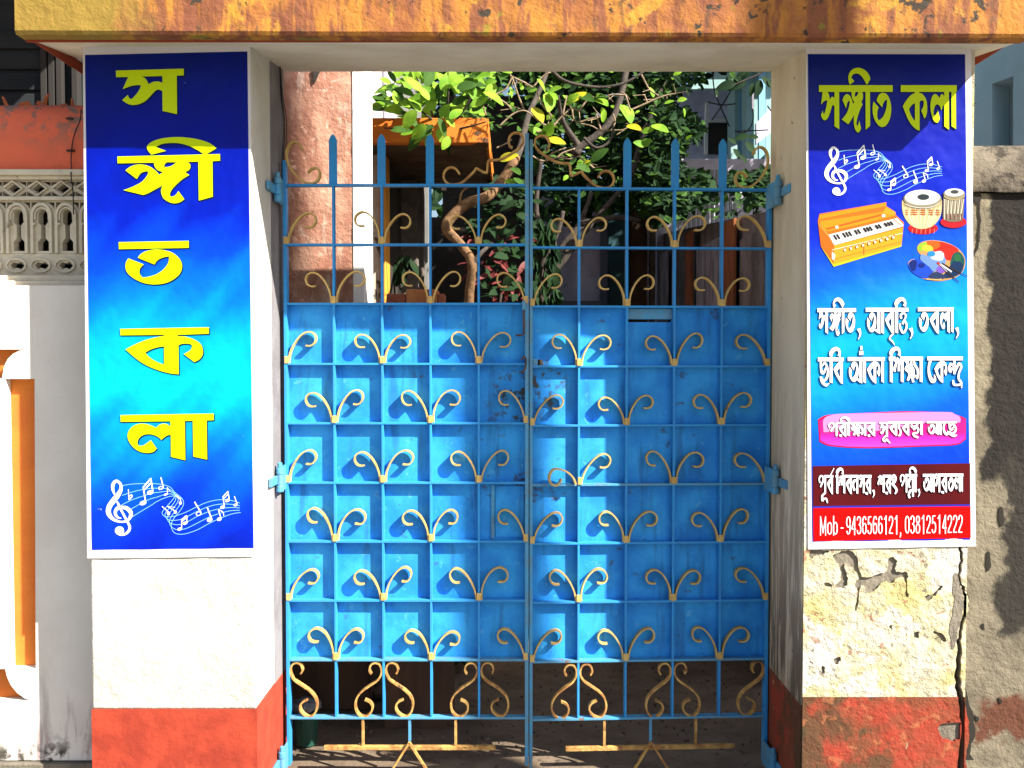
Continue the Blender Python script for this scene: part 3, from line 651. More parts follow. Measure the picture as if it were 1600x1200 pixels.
class Print:
    """collects flat printed shapes in photo pixels and turns them into thin meshes on the banner plane"""
    def __init__(s, Y, step=.00003): s.Y = Y; s.n = 0; s.mb = MB(); s.step = step
    def pt(s, x, y): q = P(x, y, 0); return (q.x, q.z)
    def shape(s, outline, holes=()):
        s.n += 1
        s.mb.plate([s.pt(*p) for p in outline], [[s.pt(*p) for p in h] for h in holes], s.Y-s.n*s.step, None)
    def stroke(s, pts, n=4):
        q = cr_open(pts, n) if len(pts) > 2 else list(pts)
        L, R = [], []
        for i, (x, y, wd) in enumerate(q):
            a, b = q[max(i-1, 0)], q[min(i+1, len(q)-1)]; dx, dy = b[0]-a[0], b[1]-a[1]; ll = math.hypot(dx, dy) or 1
            nx, ny = -dy/ll*wd/2, dx/ll*wd/2
            L.append((x+nx, y+ny)); R.append((x-nx, y-ny))
        s.n += 1; Y = s.Y-s.n*s.step
        for i in range(len(q)-1):
            a, b, c, d = [s.pt(*p) for p in (L[i], L[i+1], R[i+1], R[i])]
            Yi = Y-(i % 2)*s.step*.5
            s.mb.quad((a[0], Yi, a[1]), (b[0], Yi, b[1]), (c[0], Yi, c[1]), (d[0], Yi, d[1]))
    def rect(s, x0, x1, y0, y1, slope=0): s.shape([(x0, y0), (x1, y0-slope*(x1-x0)), (x1, y1-slope*(x1-x0)), (x0, y1)])
    def put(s, name, mat, parent, **kw):
        return put(name, s.mb, mat, parent, **kw)
def glyph(pr, name, fr, x0, x1, y0, y1, off=(0, 0)):
    """fr = crop frame (ox, oy, scale); target box in crop units"""
    ox, oy, sc_ = fr
    def M(x, y, rx, ry):
        return (ox+(x0+(x-rx[0])*(x1-x0)/(rx[1]-rx[0]))/sc_+off[0], oy+(y0+(y-ry[0])*(y1-y0)/(ry[1]-ry[0]))/sc_+off[1])
    if name in GL:
        rx, ry, ps = GL[name]
        for p in ps:
            lp = [[M(a, b, rx, ry) for a, b in catmull(q, 4)] for q in p]
            pr.shape(lp[0], lp[1:])
    else:
        rx, ry, ps = STK[name]; ks = abs((x1-x0)/(rx[1]-rx[0]))
        for st in ps:
            pts = []
            for t in st.split():
                a, b, wd = [float(v) for v in t.split(',')]; q = M(a, b, rx, ry); pts.append((q[0], q[1], wd*ks/sc_*.86))
            pr.stroke(pts)
def bar(pr, fr, x0, x1, y0, y1, foot=0, off=(0, 0), slope=0):
    ox, oy, s_ = fr
    a = [(x0, y0), (x1, y0-slope*(x1-x0)), (x1, y1+foot-slope*(x1-x0)), (x0, y1)]
    pr.shape([(ox+x/s_+off[0], oy+y/s_+off[1]) for x, y in a])

YB = -.0045                    # banner print plane
def grad_mat(name, stops, rays):
    """printed vertical gradient with soft diagonal rays, over the banner height"""
    m, n, l, b = new_mat(name)
    geo = n.new('ShaderNodeNewGeometry'); sep = n.new('ShaderNodeSeparateXYZ'); l.new(geo.outputs['Position'], sep.inputs[0])
    z0, z1 = stops[0][0], stops[-1][0]
    # tilt the gradient a little with x
    ad = n.new('ShaderNodeMath'); ad.operation = 'MULTIPLY_ADD'; ad.inputs[1].default_value = rays[1]; l.new(sep.outputs[0], ad.inputs[0]); l.new(sep.outputs[2], ad.inputs[2])
    mp0 = n.new('ShaderNodeMapping'); mp0.inputs['Rotation'].default_value = (0, math.radians(rays[2]), 0); l.new(geo.outputs['Position'], mp0.inputs[0])
    mp = n.new('ShaderNodeMapping'); mp.inputs['Scale'].default_value = (3.2, 1, .55); l.new(mp0.outputs[0], mp.inputs[0])
    nz = n.new('ShaderNodeTexNoise'); nz.inputs['Scale'].default_value = 2.6; nz.inputs['Detail'].default_value = 1.5; l.new(mp.outputs[0], nz.inputs['Vector'])
    a2 = n.new('ShaderNodeMath'); a2.operation = 'SUBTRACT'; a2.inputs[1].default_value = .5; l.new(nz.outputs[0], a2.inputs[0])
    a3 = n.new('ShaderNodeMath'); a3.operation = 'MULTIPLY_ADD'; a3.inputs[1].default_value = rays[0]; l.new(a2.outputs[0], a3.inputs[0]); l.new(ad.outputs[0], a3.inputs[2])
    mr = n.new('ShaderNodeMapRange'); mr.inputs['From Min'].default_value = z0; mr.inputs['From Max'].default_value = z1; l.new(a3.outputs[0], mr.inputs[0])
    cr = n.new('ShaderNodeValToRGB'); e = cr.color_ramp.elements
    e[0].position = 0; e[0].color = rgb(stops[0][1]); e[1].position = 1; e[1].color = rgb(stops[-1][1])
    for z, c in stops[1:-1]: q = e.new((z-z0)/(z1-z0)); q.color = rgb(c)
    l.new(mr.outputs[0], cr.inputs[0])
    # scuffs: small pale scratches in the print
    sc2 = n.new('ShaderNodeTexNoise'); sc2.inputs['Scale'].default_value = 34; sc2.inputs['Detail'].default_value = 9; l.new(geo.outputs['Position'], sc2.inputs['Vector'])
    r2 = n.new('ShaderNodeMapRange'); r2.inputs['From Min'].default_value = .74; r2.inputs['From Max'].default_value = .80; l.new(sc2.outputs[0], r2.inputs[0])
    mx = n.new('ShaderNodeMix'); mx.data_type = 'RGBA'; l.new(r2.outputs[0], mx.inputs[0]); l.new(cr.outputs[0], mx.inputs[6]); mx.inputs[7].default_value = (.5,.6,.75,1)
    l.new(mx.outputs[2], b.inputs['Base Color']); b.inputs['Roughness'].default_value = .38; b.inputs['Specular IOR Level'].default_value = .15
    bp = n.new('ShaderNodeBump'); bp.inputs['Strength'].default_value = .6; bp.inputs['Distance'].default_value = .025
    wv_ = n.new('ShaderNodeTexNoise'); wv_.inputs['Scale'].default_value = 5; wv_.inputs['Detail'].default_value = 3; l.new(geo.outputs['Position'], wv_.inputs['Vector']); l.new(wv_.outputs[0], bp.inputs['Height'])
    l.new(bp.outputs[0], b.inputs['Normal'])
    return m
PAPER = paint('banner_white', (.62,.62,.68), spec=.15, rough=.5, bump=.3, bscale=14)
YTEXT = paint('yellow_ink', (.50,.66,.0), spec=.15, rough=.4)
YTEXT2 = YTEXT
WTEXT = paint('white_ink', (.80,.80,.84), spec=.15, rough=.4)
INKSH = paint('dark_ink', (.002,.01,.05), spec=.15, rough=.45)
NOTE = paint('note_ink', (.78,.80,.84), spec=.15, rough=.4)
STAFF = paint('staff_line_ink', (.22,.55,.85), spec=.15, rough=.4)
z = lambda py: ZP(py, 0)+GOFF
GOFF = .12*1.1
GRL = grad_mat('left_banner_gradient', [(z(870), (.0,.012,.36)), (z(800), (.0,.030,.60)), (z(735), (.0,.085,.66)), (z(680), (.0,.20,.64)), (z(610), (.0,.42,.60)), (z(540), (.0,.33,.62)), (z(470), (.0,.15,.64)), (z(400), (.0,.045,.58)), (z(320), (.0,.010,.36)), (z(200), (.0,.005,.24)), (z(85), (.0,.008,.17))], (.42, -.12, -40))
GOFF = -.25*1.23
GRR = grad_mat('right_banner_gradient', [(z(850), (.0,.014,.42)), (z(720), (.0,.04,.58)), (z(650), (.0,.085,.64)), (z(590), (.0,.22,.66)), (z(520), (.0,.30,.66)), (z(470), (.0,.22,.66)), (z(420), (.0,.085,.62)), (z(340), (.0,.014,.42)), (z(230), (.0,.006,.30)), (z(85), (.0,.008,.16))], (.08, -.25, -40))
GOFF = 0

def sheet(corners, Y, mat, name, parent, warp=.0, inset=None):
    """thin banner sheet between four photo-pixel corners (tl,tr,br,bl), slightly wavy"""
    n = 24; v = []; f = []
    q = [P(x, y, 0) for x, y in corners]
    for j in range(n+1):
        for i in range(n+1):
            s_, t_ = i/n, j/n
            p = (q[0]*(1-s_)+q[1]*s_)*(1-t_)+(q[3]*(1-s_)+q[2]*s_)*t_
            e = 0
            if j == n: e = -warp*abs(math.sin(s_*9))
            v.append((p.x, Y+e, p.z))
    for j in range(n):
        for i in range(n): a = j*(n+1)+i; f.append((a, a+1, a+n+2, a+n+1))
    m_ = MB(); m_.v = v; m_.f = f
    return put(name, m_, mat, parent, smooth=True)

def music(parent, mp):
    """treble clef and flowing staff; mp maps left-banner pixels to this banner's pixels"""
    C6 = (155, 740, 12.0); C7 = (245, 740, 11.43)
    sc0 = mp(1, 0)[0]-mp(0, 0)[0]
    def cv(fr, pts): 
        r = []
        for p in pts:
            q = mp(fr[0]+p[0]/fr[2], fr[1]+p[1]/fr[2]); r.append((q[0], q[1], (p[2] if len(p) > 2 else 10)/fr[2]*sc0))
        return r
    st = Print(YB-.0004)
    lines = [([(440,225),(600,195),(850,183)], [(0,178),(130,195),(250,240),(330,330),(440,420),(488,500),(470,590),(400,690),(310,800),(270,900),(280,990),(330,1055),(430,1078),(560,1060),(750,990),(950,880),(1150,790),(1350,715),(1505,690)]),
     ([(440,405),(650,335),(850,290),(1000,270)], [(20,258),(150,262),(260,290),(350,370),(420,440),(425,540),(350,650),(270,760),(235,850),(260,930),(330,985),(430,998),(560,965),(730,880),(950,770),(1150,700),(1350,655),(1490,652)]),
     ([(420,590),(620,490),(850,410),(1050,355)], [(30,332),(150,315),(260,318),(340,380),(390,440),(380,510),(300,620),(220,730),(195,800),(240,870),(330,905),(440,900),(560,855),(730,760),(950,670),(1150,620),(1350,600),(1490,610)]),
     ([(600,665),(850,525),(1000,460)], [(0,420),(150,370),(250,357),(330,390),(350,450),(300,540),(200,650),(155,730),(200,810),(300,830),(430,815),(560,760),(730,670),(950,580),(1150,540),(1350,545),(1490,570)]),
     ([(630,805),(800,700),(1000,580)], [(0,500),(150,430),(260,400),(320,400),(310,440),(200,570),(110,680),(125,740),(200,768),(330,755),(450,715),(560,670),(730,585),(900,510),(1100,465),(1300,468),(1490,520)])]
    for a, b in lines: st.stroke(cv(C6, [(x, y, 9.5) for x, y in a])+cv(C7, [(x, y, 9) for x, y in b]), 4)
    st.put('staff_lines', STAFF, parent)
    allc = []
    def newp(nm):
        p_ = Print(YB-.0012); allc.append((nm, p_)); return p_
    c = newp('treble_clef')
    c.stroke(cv(C6, [(430,830,14),(370,820,38),(322,765,54),(320,695,60),(365,640,66),(440,628,58),(530,645,72),(598,710,74),(606,780,64),(565,855,46),(490,893,36),(400,895,36),(300,862,54),(222,795,76),(186,710,92),(205,610,92),(270,515,98),(340,430,96),(395,350,78),(424,270,58),(405,180,50),(335,135,52),(280,185,60),(268,280,56),(308,405,22)]), 5)
    c.stroke(cv(C6, [(345,1105,40),(410,1140,36),(490,1130,42),(555,1085,46),(585,1020,50),(572,950,46),(530,875,42),(470,760,40),(420,670,40),(370,560,40),(350,520,26)]), 4)
    def ell(fr, x, y, rx, ry, rot=-20, ring=0):
        a = math.radians(rot); o = []; h = []
        for k_ in range(14):
            q = 2*math.pi*k_/14
            for r_, L in ((1, o), (ring, h)):
                X, Y_ = rx*r_*math.cos(q), ry*r_*math.sin(q)
                w_ = mp(fr[0]+(x+X*math.cos(a)-Y_*math.sin(a))/fr[2], fr[1]+(y+X*math.sin(a)+Y_*math.cos(a))/fr[2]); L.append(w_)
        c.shape(o, [h] if ring else [])
    def ln(fr, x0, y0, x1, y1, wd=16): c.stroke(cv(fr, [(x0, y0, wd), (x1, y1, wd)]))
    ell(C6, 395, 1065, 86, 82, 0)
    c = newp('music_note')
    ell(C6, 835, 545, 66, 40); ell(C6, 968, 348, 62, 40); ln(C6, 840, 260, 884, 530, 24); ln(C6, 980, 80, 1018, 330, 24); ln(C6, 835, 258, 982, 85, 26); ln(C6, 850, 312, 986, 165, 22)
    c = newp('music_note')
    ln(C6, 1168, 65, 1215, 255, 20); ell(C6, 1165, 265, 50, 34, -20, .62)
    c = newp('flat_sign')
    ln(C6, 560, 290, 570, 492, 15); c.stroke(cv(C6, [(565,430,10),(610,395,16),(630,420,26),(575,490,14)]))
    c = newp('music_note')
    ell(C6, 1255, 388, 32, 18); ln(C6, 1290, 250, 1290, 388, 13); ln(C6, 1290, 255, 1340, 330, 9)
    c = newp('music_note')
    ell(C7, 220, 705, 28, 34); ln(C7, 105, 580, 232, 690, 15)
    c = newp('music_note')
    ell(C7, 342, 680, 27, 30); ln(C7, 200, 580, 350, 670, 13); ln(C7, 200, 578, 340, 600, 8)
    c = newp('music_note')
    ell(C7, 432, 520, 26, 28); ln(C7, 432, 430, 440, 520, 15); ln(C7, 350, 385, 440, 450, 24)
    c = newp('music_note')
    ln(C7, 685, 500, 800, 690, 22); ell(C7, 757, 710, 52, 38, -20, .68)
    c = newp('music_note')
    ell(C7, 955, 820, 50, 38); ln(C7, 912, 600, 990, 805, 22)
    c = newp('music_note')
    ell(C7, 1125, 808, 42, 30); ln(C7, 1110, 640, 1156, 795, 17); c.stroke(cv(C7, [(1110,640,16),(1190,680,14),(1206,750,12)]))
    c = newp('music_note')
    ell(C7, 515, 880, 44, 26); ell(C7, 420, 985, 44, 26); ln(C7, 548, 740, 548, 875, 16); ln(C7, 455, 815, 455, 975, 16); ln(C7, 455, 835, 548, 757, 46)
    c = newp('music_note')
    ell(C7, 1182, 595, 40, 28); ell(C7, 1270, 475, 42, 28); ln(C7, 1192, 410, 1216, 585, 16); ln(C7, 1280, 310, 1306, 465, 16); ln(C7, 1190, 410, 1281, 315, 16); ln(C7, 1196, 452, 1286, 360, 12)
    c = newp('music_note')
    ln(C7, 1395, 400, 1446, 545, 14); ell(C7, 1414, 555, 34, 24, -20, .6)
    for nm, p_ in allc: p_.put(nm, NOTE, parent)

# ---- left banner
bl = thing('sign_banner', 'tall blue banner with five big yellow Bengali letters on the left pillar', 'banner', (P(264, 858, 0).x, -.003, P(264, 870, 0).z))
sheet([(130, 72), (391, 66), (396, 869), (137, 872)], -.003, PAPER, 'banner_sheet', bl, .002)
pn = sheet([(133.5, 86.5), (387, 81), (397, 856), (144.5, 859)], YB+.0003, GRL, 'printed_panel', bl)
cm = Print(YB+.001); cm.rect(269, 270, 861, 869); cm.rect(271.5, 272.5, 861, 869); cm.put('crop_mark', INKSH, bl)
LET = [('letter', [('sa', (175,100,13.333), 100,1510,130,1055)]),
       ('letter', [('ng', (180,205,9.412), 45,1552,360,1025), ('ngloop', (180,205,9.412), 478,1498,93,350)]),
       ('letter', [('tabar', (180,370,13.333), 90,1548,100,250), ('ta', (180,370,13.333), 232,1410,268,995)]),
       ('letter', [('ka', (180,500,10.0), 172,1382,125,848)]),
       ('letter', [('la', (180,635,10.0), 205,1448,120,838)])]
for nm, gs in LET:
    s_ = Print(YB-.0006); t_ = Print(YB-.0022)
    for g_ in gs:
        glyph(s_, *g_, off=(1.5, 1.7)); glyph(t_, *g_)
    lt = t_.put('letter', YTEXT, bl); s_.put('letter_shadow', INKSH, lt)
music(bl, lambda x, y: (x, y))

# ---- right banner
br = thing('sign_banner', 'blue music school banner with harmonium, drums and paint palette picture on the right pillar', 'banner', (P(1390, 858, 0).x, -.003, P(1390, 858, 0).z))
sheet([(1259, 69), (1517, 70), (1524, 853), (1262, 858)], -.003, PAPER, 'banner_sheet', br, .002)
sheet([(1261.5, 85), (1507, 85.5), (1515, 843), (1269, 846)], YB+.0003, GRR, 'printed_panel', br)
def textline(items, col, name, parent, sh=(1.0, 1.1), shmat=INKSH, outl=.32):
    s_ = Print(YB-.0014, .000005); t_ = Print(YB-.0034, .00001)
    for it in items:
        for pr_, of in ((s_, sh), (s_, (-outl, -outl)), (s_, (outl*1.5, -outl)), (s_, (-outl, outl)), (t_, (0, 0))):
            if it[0] == 'bar': bar(pr_, it[1], *it[2:6], off=of)
            elif it[0] == 'stem': bar(pr_, it[1], *it[2:6], foot=it[6] if len(it) > 6 else 14, off=of)
            else: glyph(pr_, *it, off=of)
    lt = t_.put(name, col, parent); s_.put('text_shadow', shmat, lt)
A = (1250, 60, 5.0)
textline([('bar', A, 142,716,371,423), ('sab', A, 157,300,370,715), ('ngb', A, 320,540,370,718), ('ngloop', A, 370,543,235,368), ('ta', A, 560,705,430,697),
          ('bar', A, 779,1215,371,423), ('kab', A, 795,985,370,725), ('lab', A, 1010,1210,370,718)], YTEXT, 'heading_text', br)
B1 = (1270, 460, 13.333); B2 = (1390, 460, 13.333)
def a_letter(fr, x0, x1, sx0, sx1, y0, y1, ytop, foot):
    return [('ta', fr, x0, x1, y0, y1), ('stem', fr, sx0, sx1, ytop, foot-30, 30), ('stem', fr, x1-30, sx0+2, foot-100, foot-70, 40)]
textline([('bar', B1, 80,882,290,370), ('sab', B1, 108,298,290,825), ('ngb', B1, 328,638,290,830), ('ngloop', B1, 402,640,70,285), ('ta', B1, 665,862,378,795), ('comma', B1, 890,985,665,945),
          ('bar', B1, 1085,1970,282,362)] + a_letter(B1, 1112,1300,1322,1385,378,790,360,825) + [('stem', B1, 1410,1462,360,800,25), ('ba', B1, 1485,1672,355,830), ('rri', B2, -30,85,815,1060),
          ('stem', B2, 95,155,355,790,25), ('iloop', B2, 80,325,62,272), ('tta', B2, 185,340,360,830), ('comma', B2, 370,465,655,935),
          ('bar', B2, 568,1312,272,352), ('ta', B2, 588,790,368,778), ('ba', B2, 812,1002,350,820), ('lab', B2, 1030,1305,272,808), ('comma', B2, 1325,1418,645,925)], WTEXT, 'subject_text', br)
D1 = (1270, 535, 13.333); D2 = (1385, 535, 12.8)
textline([('bar', D1, 90,625,316,392), ('chha', D1, 120,315,388,935), ('stem', D1, 335,392,390,830,20), ('iloop', D1, 325,565,95,315), ('ba', D1, 415,607,385,865),
          ('bar', D1, 710,1478,308,386)] + a_letter(D1, 735,935,950,1010,400,820,385,855) + [('stem', D1, 1030,1085,385,820,30), ('stem', D1, 948,1032,178,262,0), ('stem', D1, 970,1014,75,155,0),
          ('kab', D1, 1112,1385,308,855), ('stem', D1, 1410,1460,385,815,25),
          ('bar', D2, 30,160,285,360), ('bar', D2, 262,710,285,360), ('stem', D2, 50,105,355,780,25), ('iloop', D2, 40,265,85,288), ('sha', D2, 120,255,300,590), ('stem', D2, 268,322,355,780,20),
          ('kssa', D2, 350,618,355,810), ('stem', D2, 645,700,355,780,20), ('bar', D2, 795,1505,283,357), ('ekar', D2, 815,960,355,808), ('kab', D2, 938,1190,283,808), ('ndra', D2, 1215,1500,355,908)], WTEXT, 'subject_text', br)
# pink rounded label
PK1 = paint('pink_label', (.80,.07,.50), spec=.15, rough=.4, zramp=[(z(698), (.60,.05,.40)), (z(684), (.56,.018,.36)), (z(675), (.58,.01,.18)), (z(646), (.58,.01,.18))])
PK2 = paint('pink_gloss', (.56,.20,.44), spec=.15, rough=.4)
PKR = paint('pink_label_edge', (.50,.003,.015), spec=.15, rough=.4)
def pill(x0, x1, y0, y1, bow, n=16):
    o = []
    pts = f"{x0},{y0+bow+3}! {x0+14},{y0+bow*.55} {x0+50},{y0+2} {x0+95},{y0} {x1-95},{y0-1.5} {x1-40},{y0} {x1-12},{y0+bow*.6} {x1},{y0+bow+2}! {x1},{y1-bow-6}! {x1-15},{y1-bow*.4-2} {x1-60},{y1-3} {x1-110},{y1-1} {x0+70},{y1} {x0+20},{y1-bow*.4} {x0+2},{y1-bow-2}!"
    return catmull(poly(pts), 4)
tx = Print(YB-.0005); tx.shape(pill(1277.5, 1508, 644, 700, 8)); lab = tx.put('label_patch', PKR, br)
tx = Print(YB-.0009); tx.shape(pill(1279, 1507, 646, 698.5, 8)); tx.put('label_fill', PK1, br)
tx = Print(YB-.0012); tx.shape(catmull(poly("1286,675! 1286,655 1300,648 1330,646 1470,643.5 1490,647 1499,652 1499,660! 1440,661 1390,670 1360,674!"), 4)); tx.put('label_gloss', PK2, br)
E1 = (1270, 635, 13.333); E2 = (1385, 635, 12.308)
def ra(fr, x0, x1, y0, y1, dx, dy, r): return [('ba', fr, x0, x1, y0, y1), ('stem', fr, dx-r, dx+r, dy-r, dy+r*.6, r*.5)]
textline([('pa', E1, 310,505,330,620), ('bar', E1, 468,1282,322,360)] + ra(E1, 525,680,355,628,565,605,26) + [('stem', E1, 705,752,355,600,14), ('ngloop', E1, 555,765,205,325),
          ('kssa', E1, 780,1028,355,625), ('stem', E1, 1045,1092,355,595,14)] + ra(E1, 1115,1278,355,618,1150,605,24) +
         [('bar', E1, 1370,1640,322,360), ('bar', E2, 0,686,287,325), ('sab', E1, 1385,1545,325,640), ('u', E1, 1425,1600,605,768), ('ba', E2, 38,187,320,562), ('ya', E2, 200,272,325,565), ('ba', E2, 280,418,320,558),
          ('stha', E2, 450,612,325,605), ('stem', E2, 630,676,320,535,12), ('bar', E2, 755,1332,282,320)] + a_letter(E2, 780,920,932,985,335,530,318,548) +
         [('stem', E2, 1000,1042,318,535,12), ('ekar', E2, 1070,1170,318,545), ('chha', E2, 1165,1325,318,585)], WTEXT, 'label_text', br, sh=(.8, .9))
# maroon and red bands
MAR = paint('maroon_ink', (.075,.0025,.005), spec=.15, rough=.4, var=(.05,.002,.004), vscale=3)
RED = paint('red_ink', (.60,.0,.0), spec=.15, rough=.4); NAVY = paint('navy_ink', (.02,.02,.30), spec=.15, rough=.4)
tx = Print(YB-.0005); tx.shape([(1269.3, 728), (1514.6, 723.5), (1515, 789), (1269.6, 792)]); tx.put('maroon_band', MAR, br)
tx = Print(YB-.0007); tx.shape([(1269.6, 790.5), (1515, 787.5), (1515.2, 790.5), (1269.6, 793.5)]); tx.put('navy_line', NAVY, br)
tx = Print(YB-.0009); tx.shape([(1269.6, 793.5), (1515.2, 790.5), (1515.6, 840), (1270.5, 845)]); tx.put('red_band', RED, br)
H1 = (1270, 720, 13.333); H2 = (1385, 720, 12.308)
textline([('pa', H1, 108,262,290,680), ('bar', H1, 215,410,292,345), ('uu', H1, 160,300,665,875), ('ba', H1, 280,400,340,692), ('reph', H1, 340,430,150,285),
          ('bar', H1, 458,505,288,345), ('bar', H1, 600,932,288,345), ('stem', H1, 472,512,288,665,14), ('iloop', H1, 465,622,135,290), ('sha', H1, 520,608,295,515), ('stem', H1, 620,656,340,662,14),
          ('ba', H1, 670,792,340,690), ('na', H1, 803,932,290,682), ('ga', H1, 945,1062,290,670), ('bar', H1, 1022,1202,288,345)] + ra(H1, 1075,1192,340,685,1103,672,26) + [('comma', H1, 1205,1270,565,760),
          ('sha', H1, 1330,1425,288,500), ('stem', H1, 1435,1475,288,645,14), ('bar', H1, 1435,1614,286,342)] + ra(H1, 1495,1604,340,680,1515,665,26) +
         [('tt', H2, 85,180,250,632), ('pa', H2, 242,385,250,608), ('bar', H2, 345,570,248,298), ('lla', H2, 392,512,295,718), ('stem', H2, 522,556,295,590,12), ('ngloop', H2, 415,565,105,250), ('comma', H2, 568,625,505,690),
          ('bar', H2, 680,905,246,300)] + a_letter(H2, 690,810,820,852,310,580,298,602) + [('stem', H2, 866,902,298,588,12), ('ga', H2, 908,1016,245,602), ('bar', H2, 975,1455,240,294)] +
         ra(H2, 1035,1140,290,605,1060,600,24) + [('ta', H2, 1160,1275,308,580), ('lab', H2, 1282,1446,240,597)], WTEXT, 'address_text', br, sh=(.7, .8))
# telephone line in plain latin lettering
def latin(txt, x0, x1, ytop, ybot, slope, name, parent, mat):
    cu = bpy.data.curves.new(name, 'FONT'); cu.body = txt; cu.size = 1; cu.offset = .018; cu.resolution_u = 3; cu.fill_mode = 'FRONT' if hasattr(cu, 'fill_mode') else cu.fill_mode
    to = bpy.data.objects.new(name, cu); COL.objects.link(to); bpy.context.view_layer.update()
    me = bpy.data.meshes.new_from_object(to.evaluated_get(bpy.context.evaluated_depsgraph_get())); bpy.data.objects.remove(to); bpy.data.curves.remove(cu)
    xs = [v.co.x for v in me.vertices]; ax, bx_ = min(xs), max(xs)
    # cap height from the top-most and the baseline
    base = 0.0; top = max(v.co.y for v in me.vertices)
    for v in me.vertices:
        px_ = x0+(v.co.x-ax)/(bx_-ax)*(x1-x0); py_ = ybot-(v.co.y-base)/(top-base)*(ybot-ytop)-slope*(px_-x0)
        q = P(px_, py_, 0); v.co = (q.x, YB-.0034, q.z)
    me.materials.clear(); me.materials.append(mat)
    o = bpy.data.objects.new(name, me); COL.objects.link(o); o.parent = parent; o.matrix_parent_inverse = parent_world(parent).inverted()
    return o
DG = {'0': ["5,1.3 1.9,4 1.4,10 1.9,16 5,18.7 8.1,16 8.6,10 8.1,4 5,1.3"], '1': ["2.2,4.5 5.8,1.2", "5.8,.4 5.8,20"], '2': ["1.5,6 2.2,2.6 5,1.3 7.8,3 8.3,6.5 6.5,10.5 2.8,15.5 1.6,18.6", "1.2,18.6 8.8,18.6"],
 '3': ["1.5,5 2.4,2.2 5,1.3 7.6,2.8 7.9,6 6.8,8.6 4.4,9.4", "4.4,9.4 7.4,10.6 8.5,14 7.6,17.3 5,18.7 2.4,17.8 1.4,15"], '4': ["6.8,.6 6.8,20", "6.6,1 1.2,13.6", "1,14 9.2,14"], '5': ["8.2,1.5 2.6,1.5", "2.8,1.6 2.0,9.4", "2.0,9.4 4.8,7.8 7.6,9.2 8.5,13 7.6,17.2 5,18.7 2.4,17.8 1.4,15.2"],
 '6': ["8.2,4.6 7,2 5,1.3 2.6,3 1.5,8 1.5,13 2.4,17.2 5,18.7 7.7,17 8.5,13 7.6,9.6 5,8.2 2.4,9.8 1.6,12.6"], '8': ["5,1.3 2.4,2.8 2.2,6.4 5,9 7.8,6.4 7.6,2.8 5,1.3", "5,9.2 1.9,11.4 1.5,15 2.6,18 5,18.7 7.4,18 8.5,15 8.1,11.4 5,9.2"], '9': ["8.4,7.4 7.6,10.4 5,11.8 2.3,10.4 1.5,7 2.3,3 5,1.3 7.6,2.8 8.5,7 8.5,12 7.4,17 5,18.7 3,18 1.8,15.6"],
 'M': ["1.2,20 1.2,.2", "1.2,.6 5,17.5", "5,17.5 8.8,.6", "8.8,.2 8.8,20"], 'o': ["5,6.6 2,8.6 1.4,12.6 2,16.8 5,18.7 8,16.8 8.6,12.6 8,8.6 5,6.6"], 'b': ["1.6,0 1.6,20", "1.8,9 5,6.6 8,8.6 8.6,12.6 8,16.8 5,18.7 1.8,16.6"], '-': ["1,12.6 9,12.6"], ',': ["5,18 5.2,20 4.2,23"]}
def digits(parent):
    t_ = Print(YB-.0034, .00001); fr = (1250, 620, 4.8)
    seq = [('M', 142, 192), ('o', 196, 236), ('b', 240, 277), ('-', 296, 322)]+[(c, 338+39.8*i, 338+39.8*i+37) for i, c in enumerate('9436566121')]+[(',', 728, 765)]+[(c, 778+39.8*i, 778+39.8*i+37) for i, c in enumerate('03812514222')]
    for c, xa2, xb2 in seq:
        yt = 891-(xa2-142)*.0145; h_ = 146
        for st in DG[c]:
            p_ = [tuple(float(v) for v in q.split(',')) for q in st.split()]
            wd = 1.55 if c != 'M' else 1.3
            t_.stroke([(fr[0]+(xa2+a/10*(xb2-xa2))/fr[2], fr[1]+(yt+b/20*h_)/fr[2], wd) for a, b in p_], 3)
    t_.put('telephone_text', WTEXT, parent)
digits(br)
music(br, lambda x, y: (1287+(x-166.5)*184/209.5, 229+(y-748.7)*76.5/87.3))
# pictures: harmonium, tablas, palette
Cc = (1250, 280, 5.517)
def pic(items, name, parent, base=.0006):
    """items: (colour, polygon string or list of stroke points)"""
    root = None
    cols = {}
    for k_, (col, shp) in enumerate(items):
        key = 'ink_%02x%02x%02x' % tuple(int(255*c) for c in col)
        mt = paint(key, spec=.15, col=tuple(min(1, c*(.66 if min(col) < .4 else .8)) for c in col), rough=.4)
        p_ = Print(YB-base-k_*.00006, .00001)
        if isinstance(shp, str):
            p_.shape([(Cc[0]+a/Cc[2], Cc[1]+b/Cc[2]) for a, b in catmull(poly(shp), 4)])
        else: p_.stroke([(Cc[0]+a/Cc[2], Cc[1]+b/Cc[2], wd/Cc[2]) for a, b, wd in shp])
        cols.setdefault(key, (mt, MB()))
        mb = cols[key][1]; i = len(mb.v); mb.v += p_.mb.v; mb.f += [tuple(i+j for j in f_) for f_ in p_.mb.f]
    allv = MB(); mats = []; idx = []
    for mt, mb in cols.values():
        i = len(allv.v); allv.v += mb.v; allv.f += [tuple(i+j for j in f_) for f_ in mb.f]; idx += [len(mats)]*len(mb.f); mats.append(mt)
    me = bpy.data.meshes.new(name); me.from_pydata(allv.v, [], allv.f)
    for mt in mats: me.materials.append(mt)
    me.polygons.foreach_set('material_index', idx)
    o = bpy.data.objects.new(name, me); COL.objects.link(o); o.parent = parent; o.matrix_parent_inverse = parent_world(parent).inverted()
    return o
O1, O2, O3, O4 = (.85,.30,.01), (.80,.17,.01), (.62,.12,.01), (.75,.38,.02)
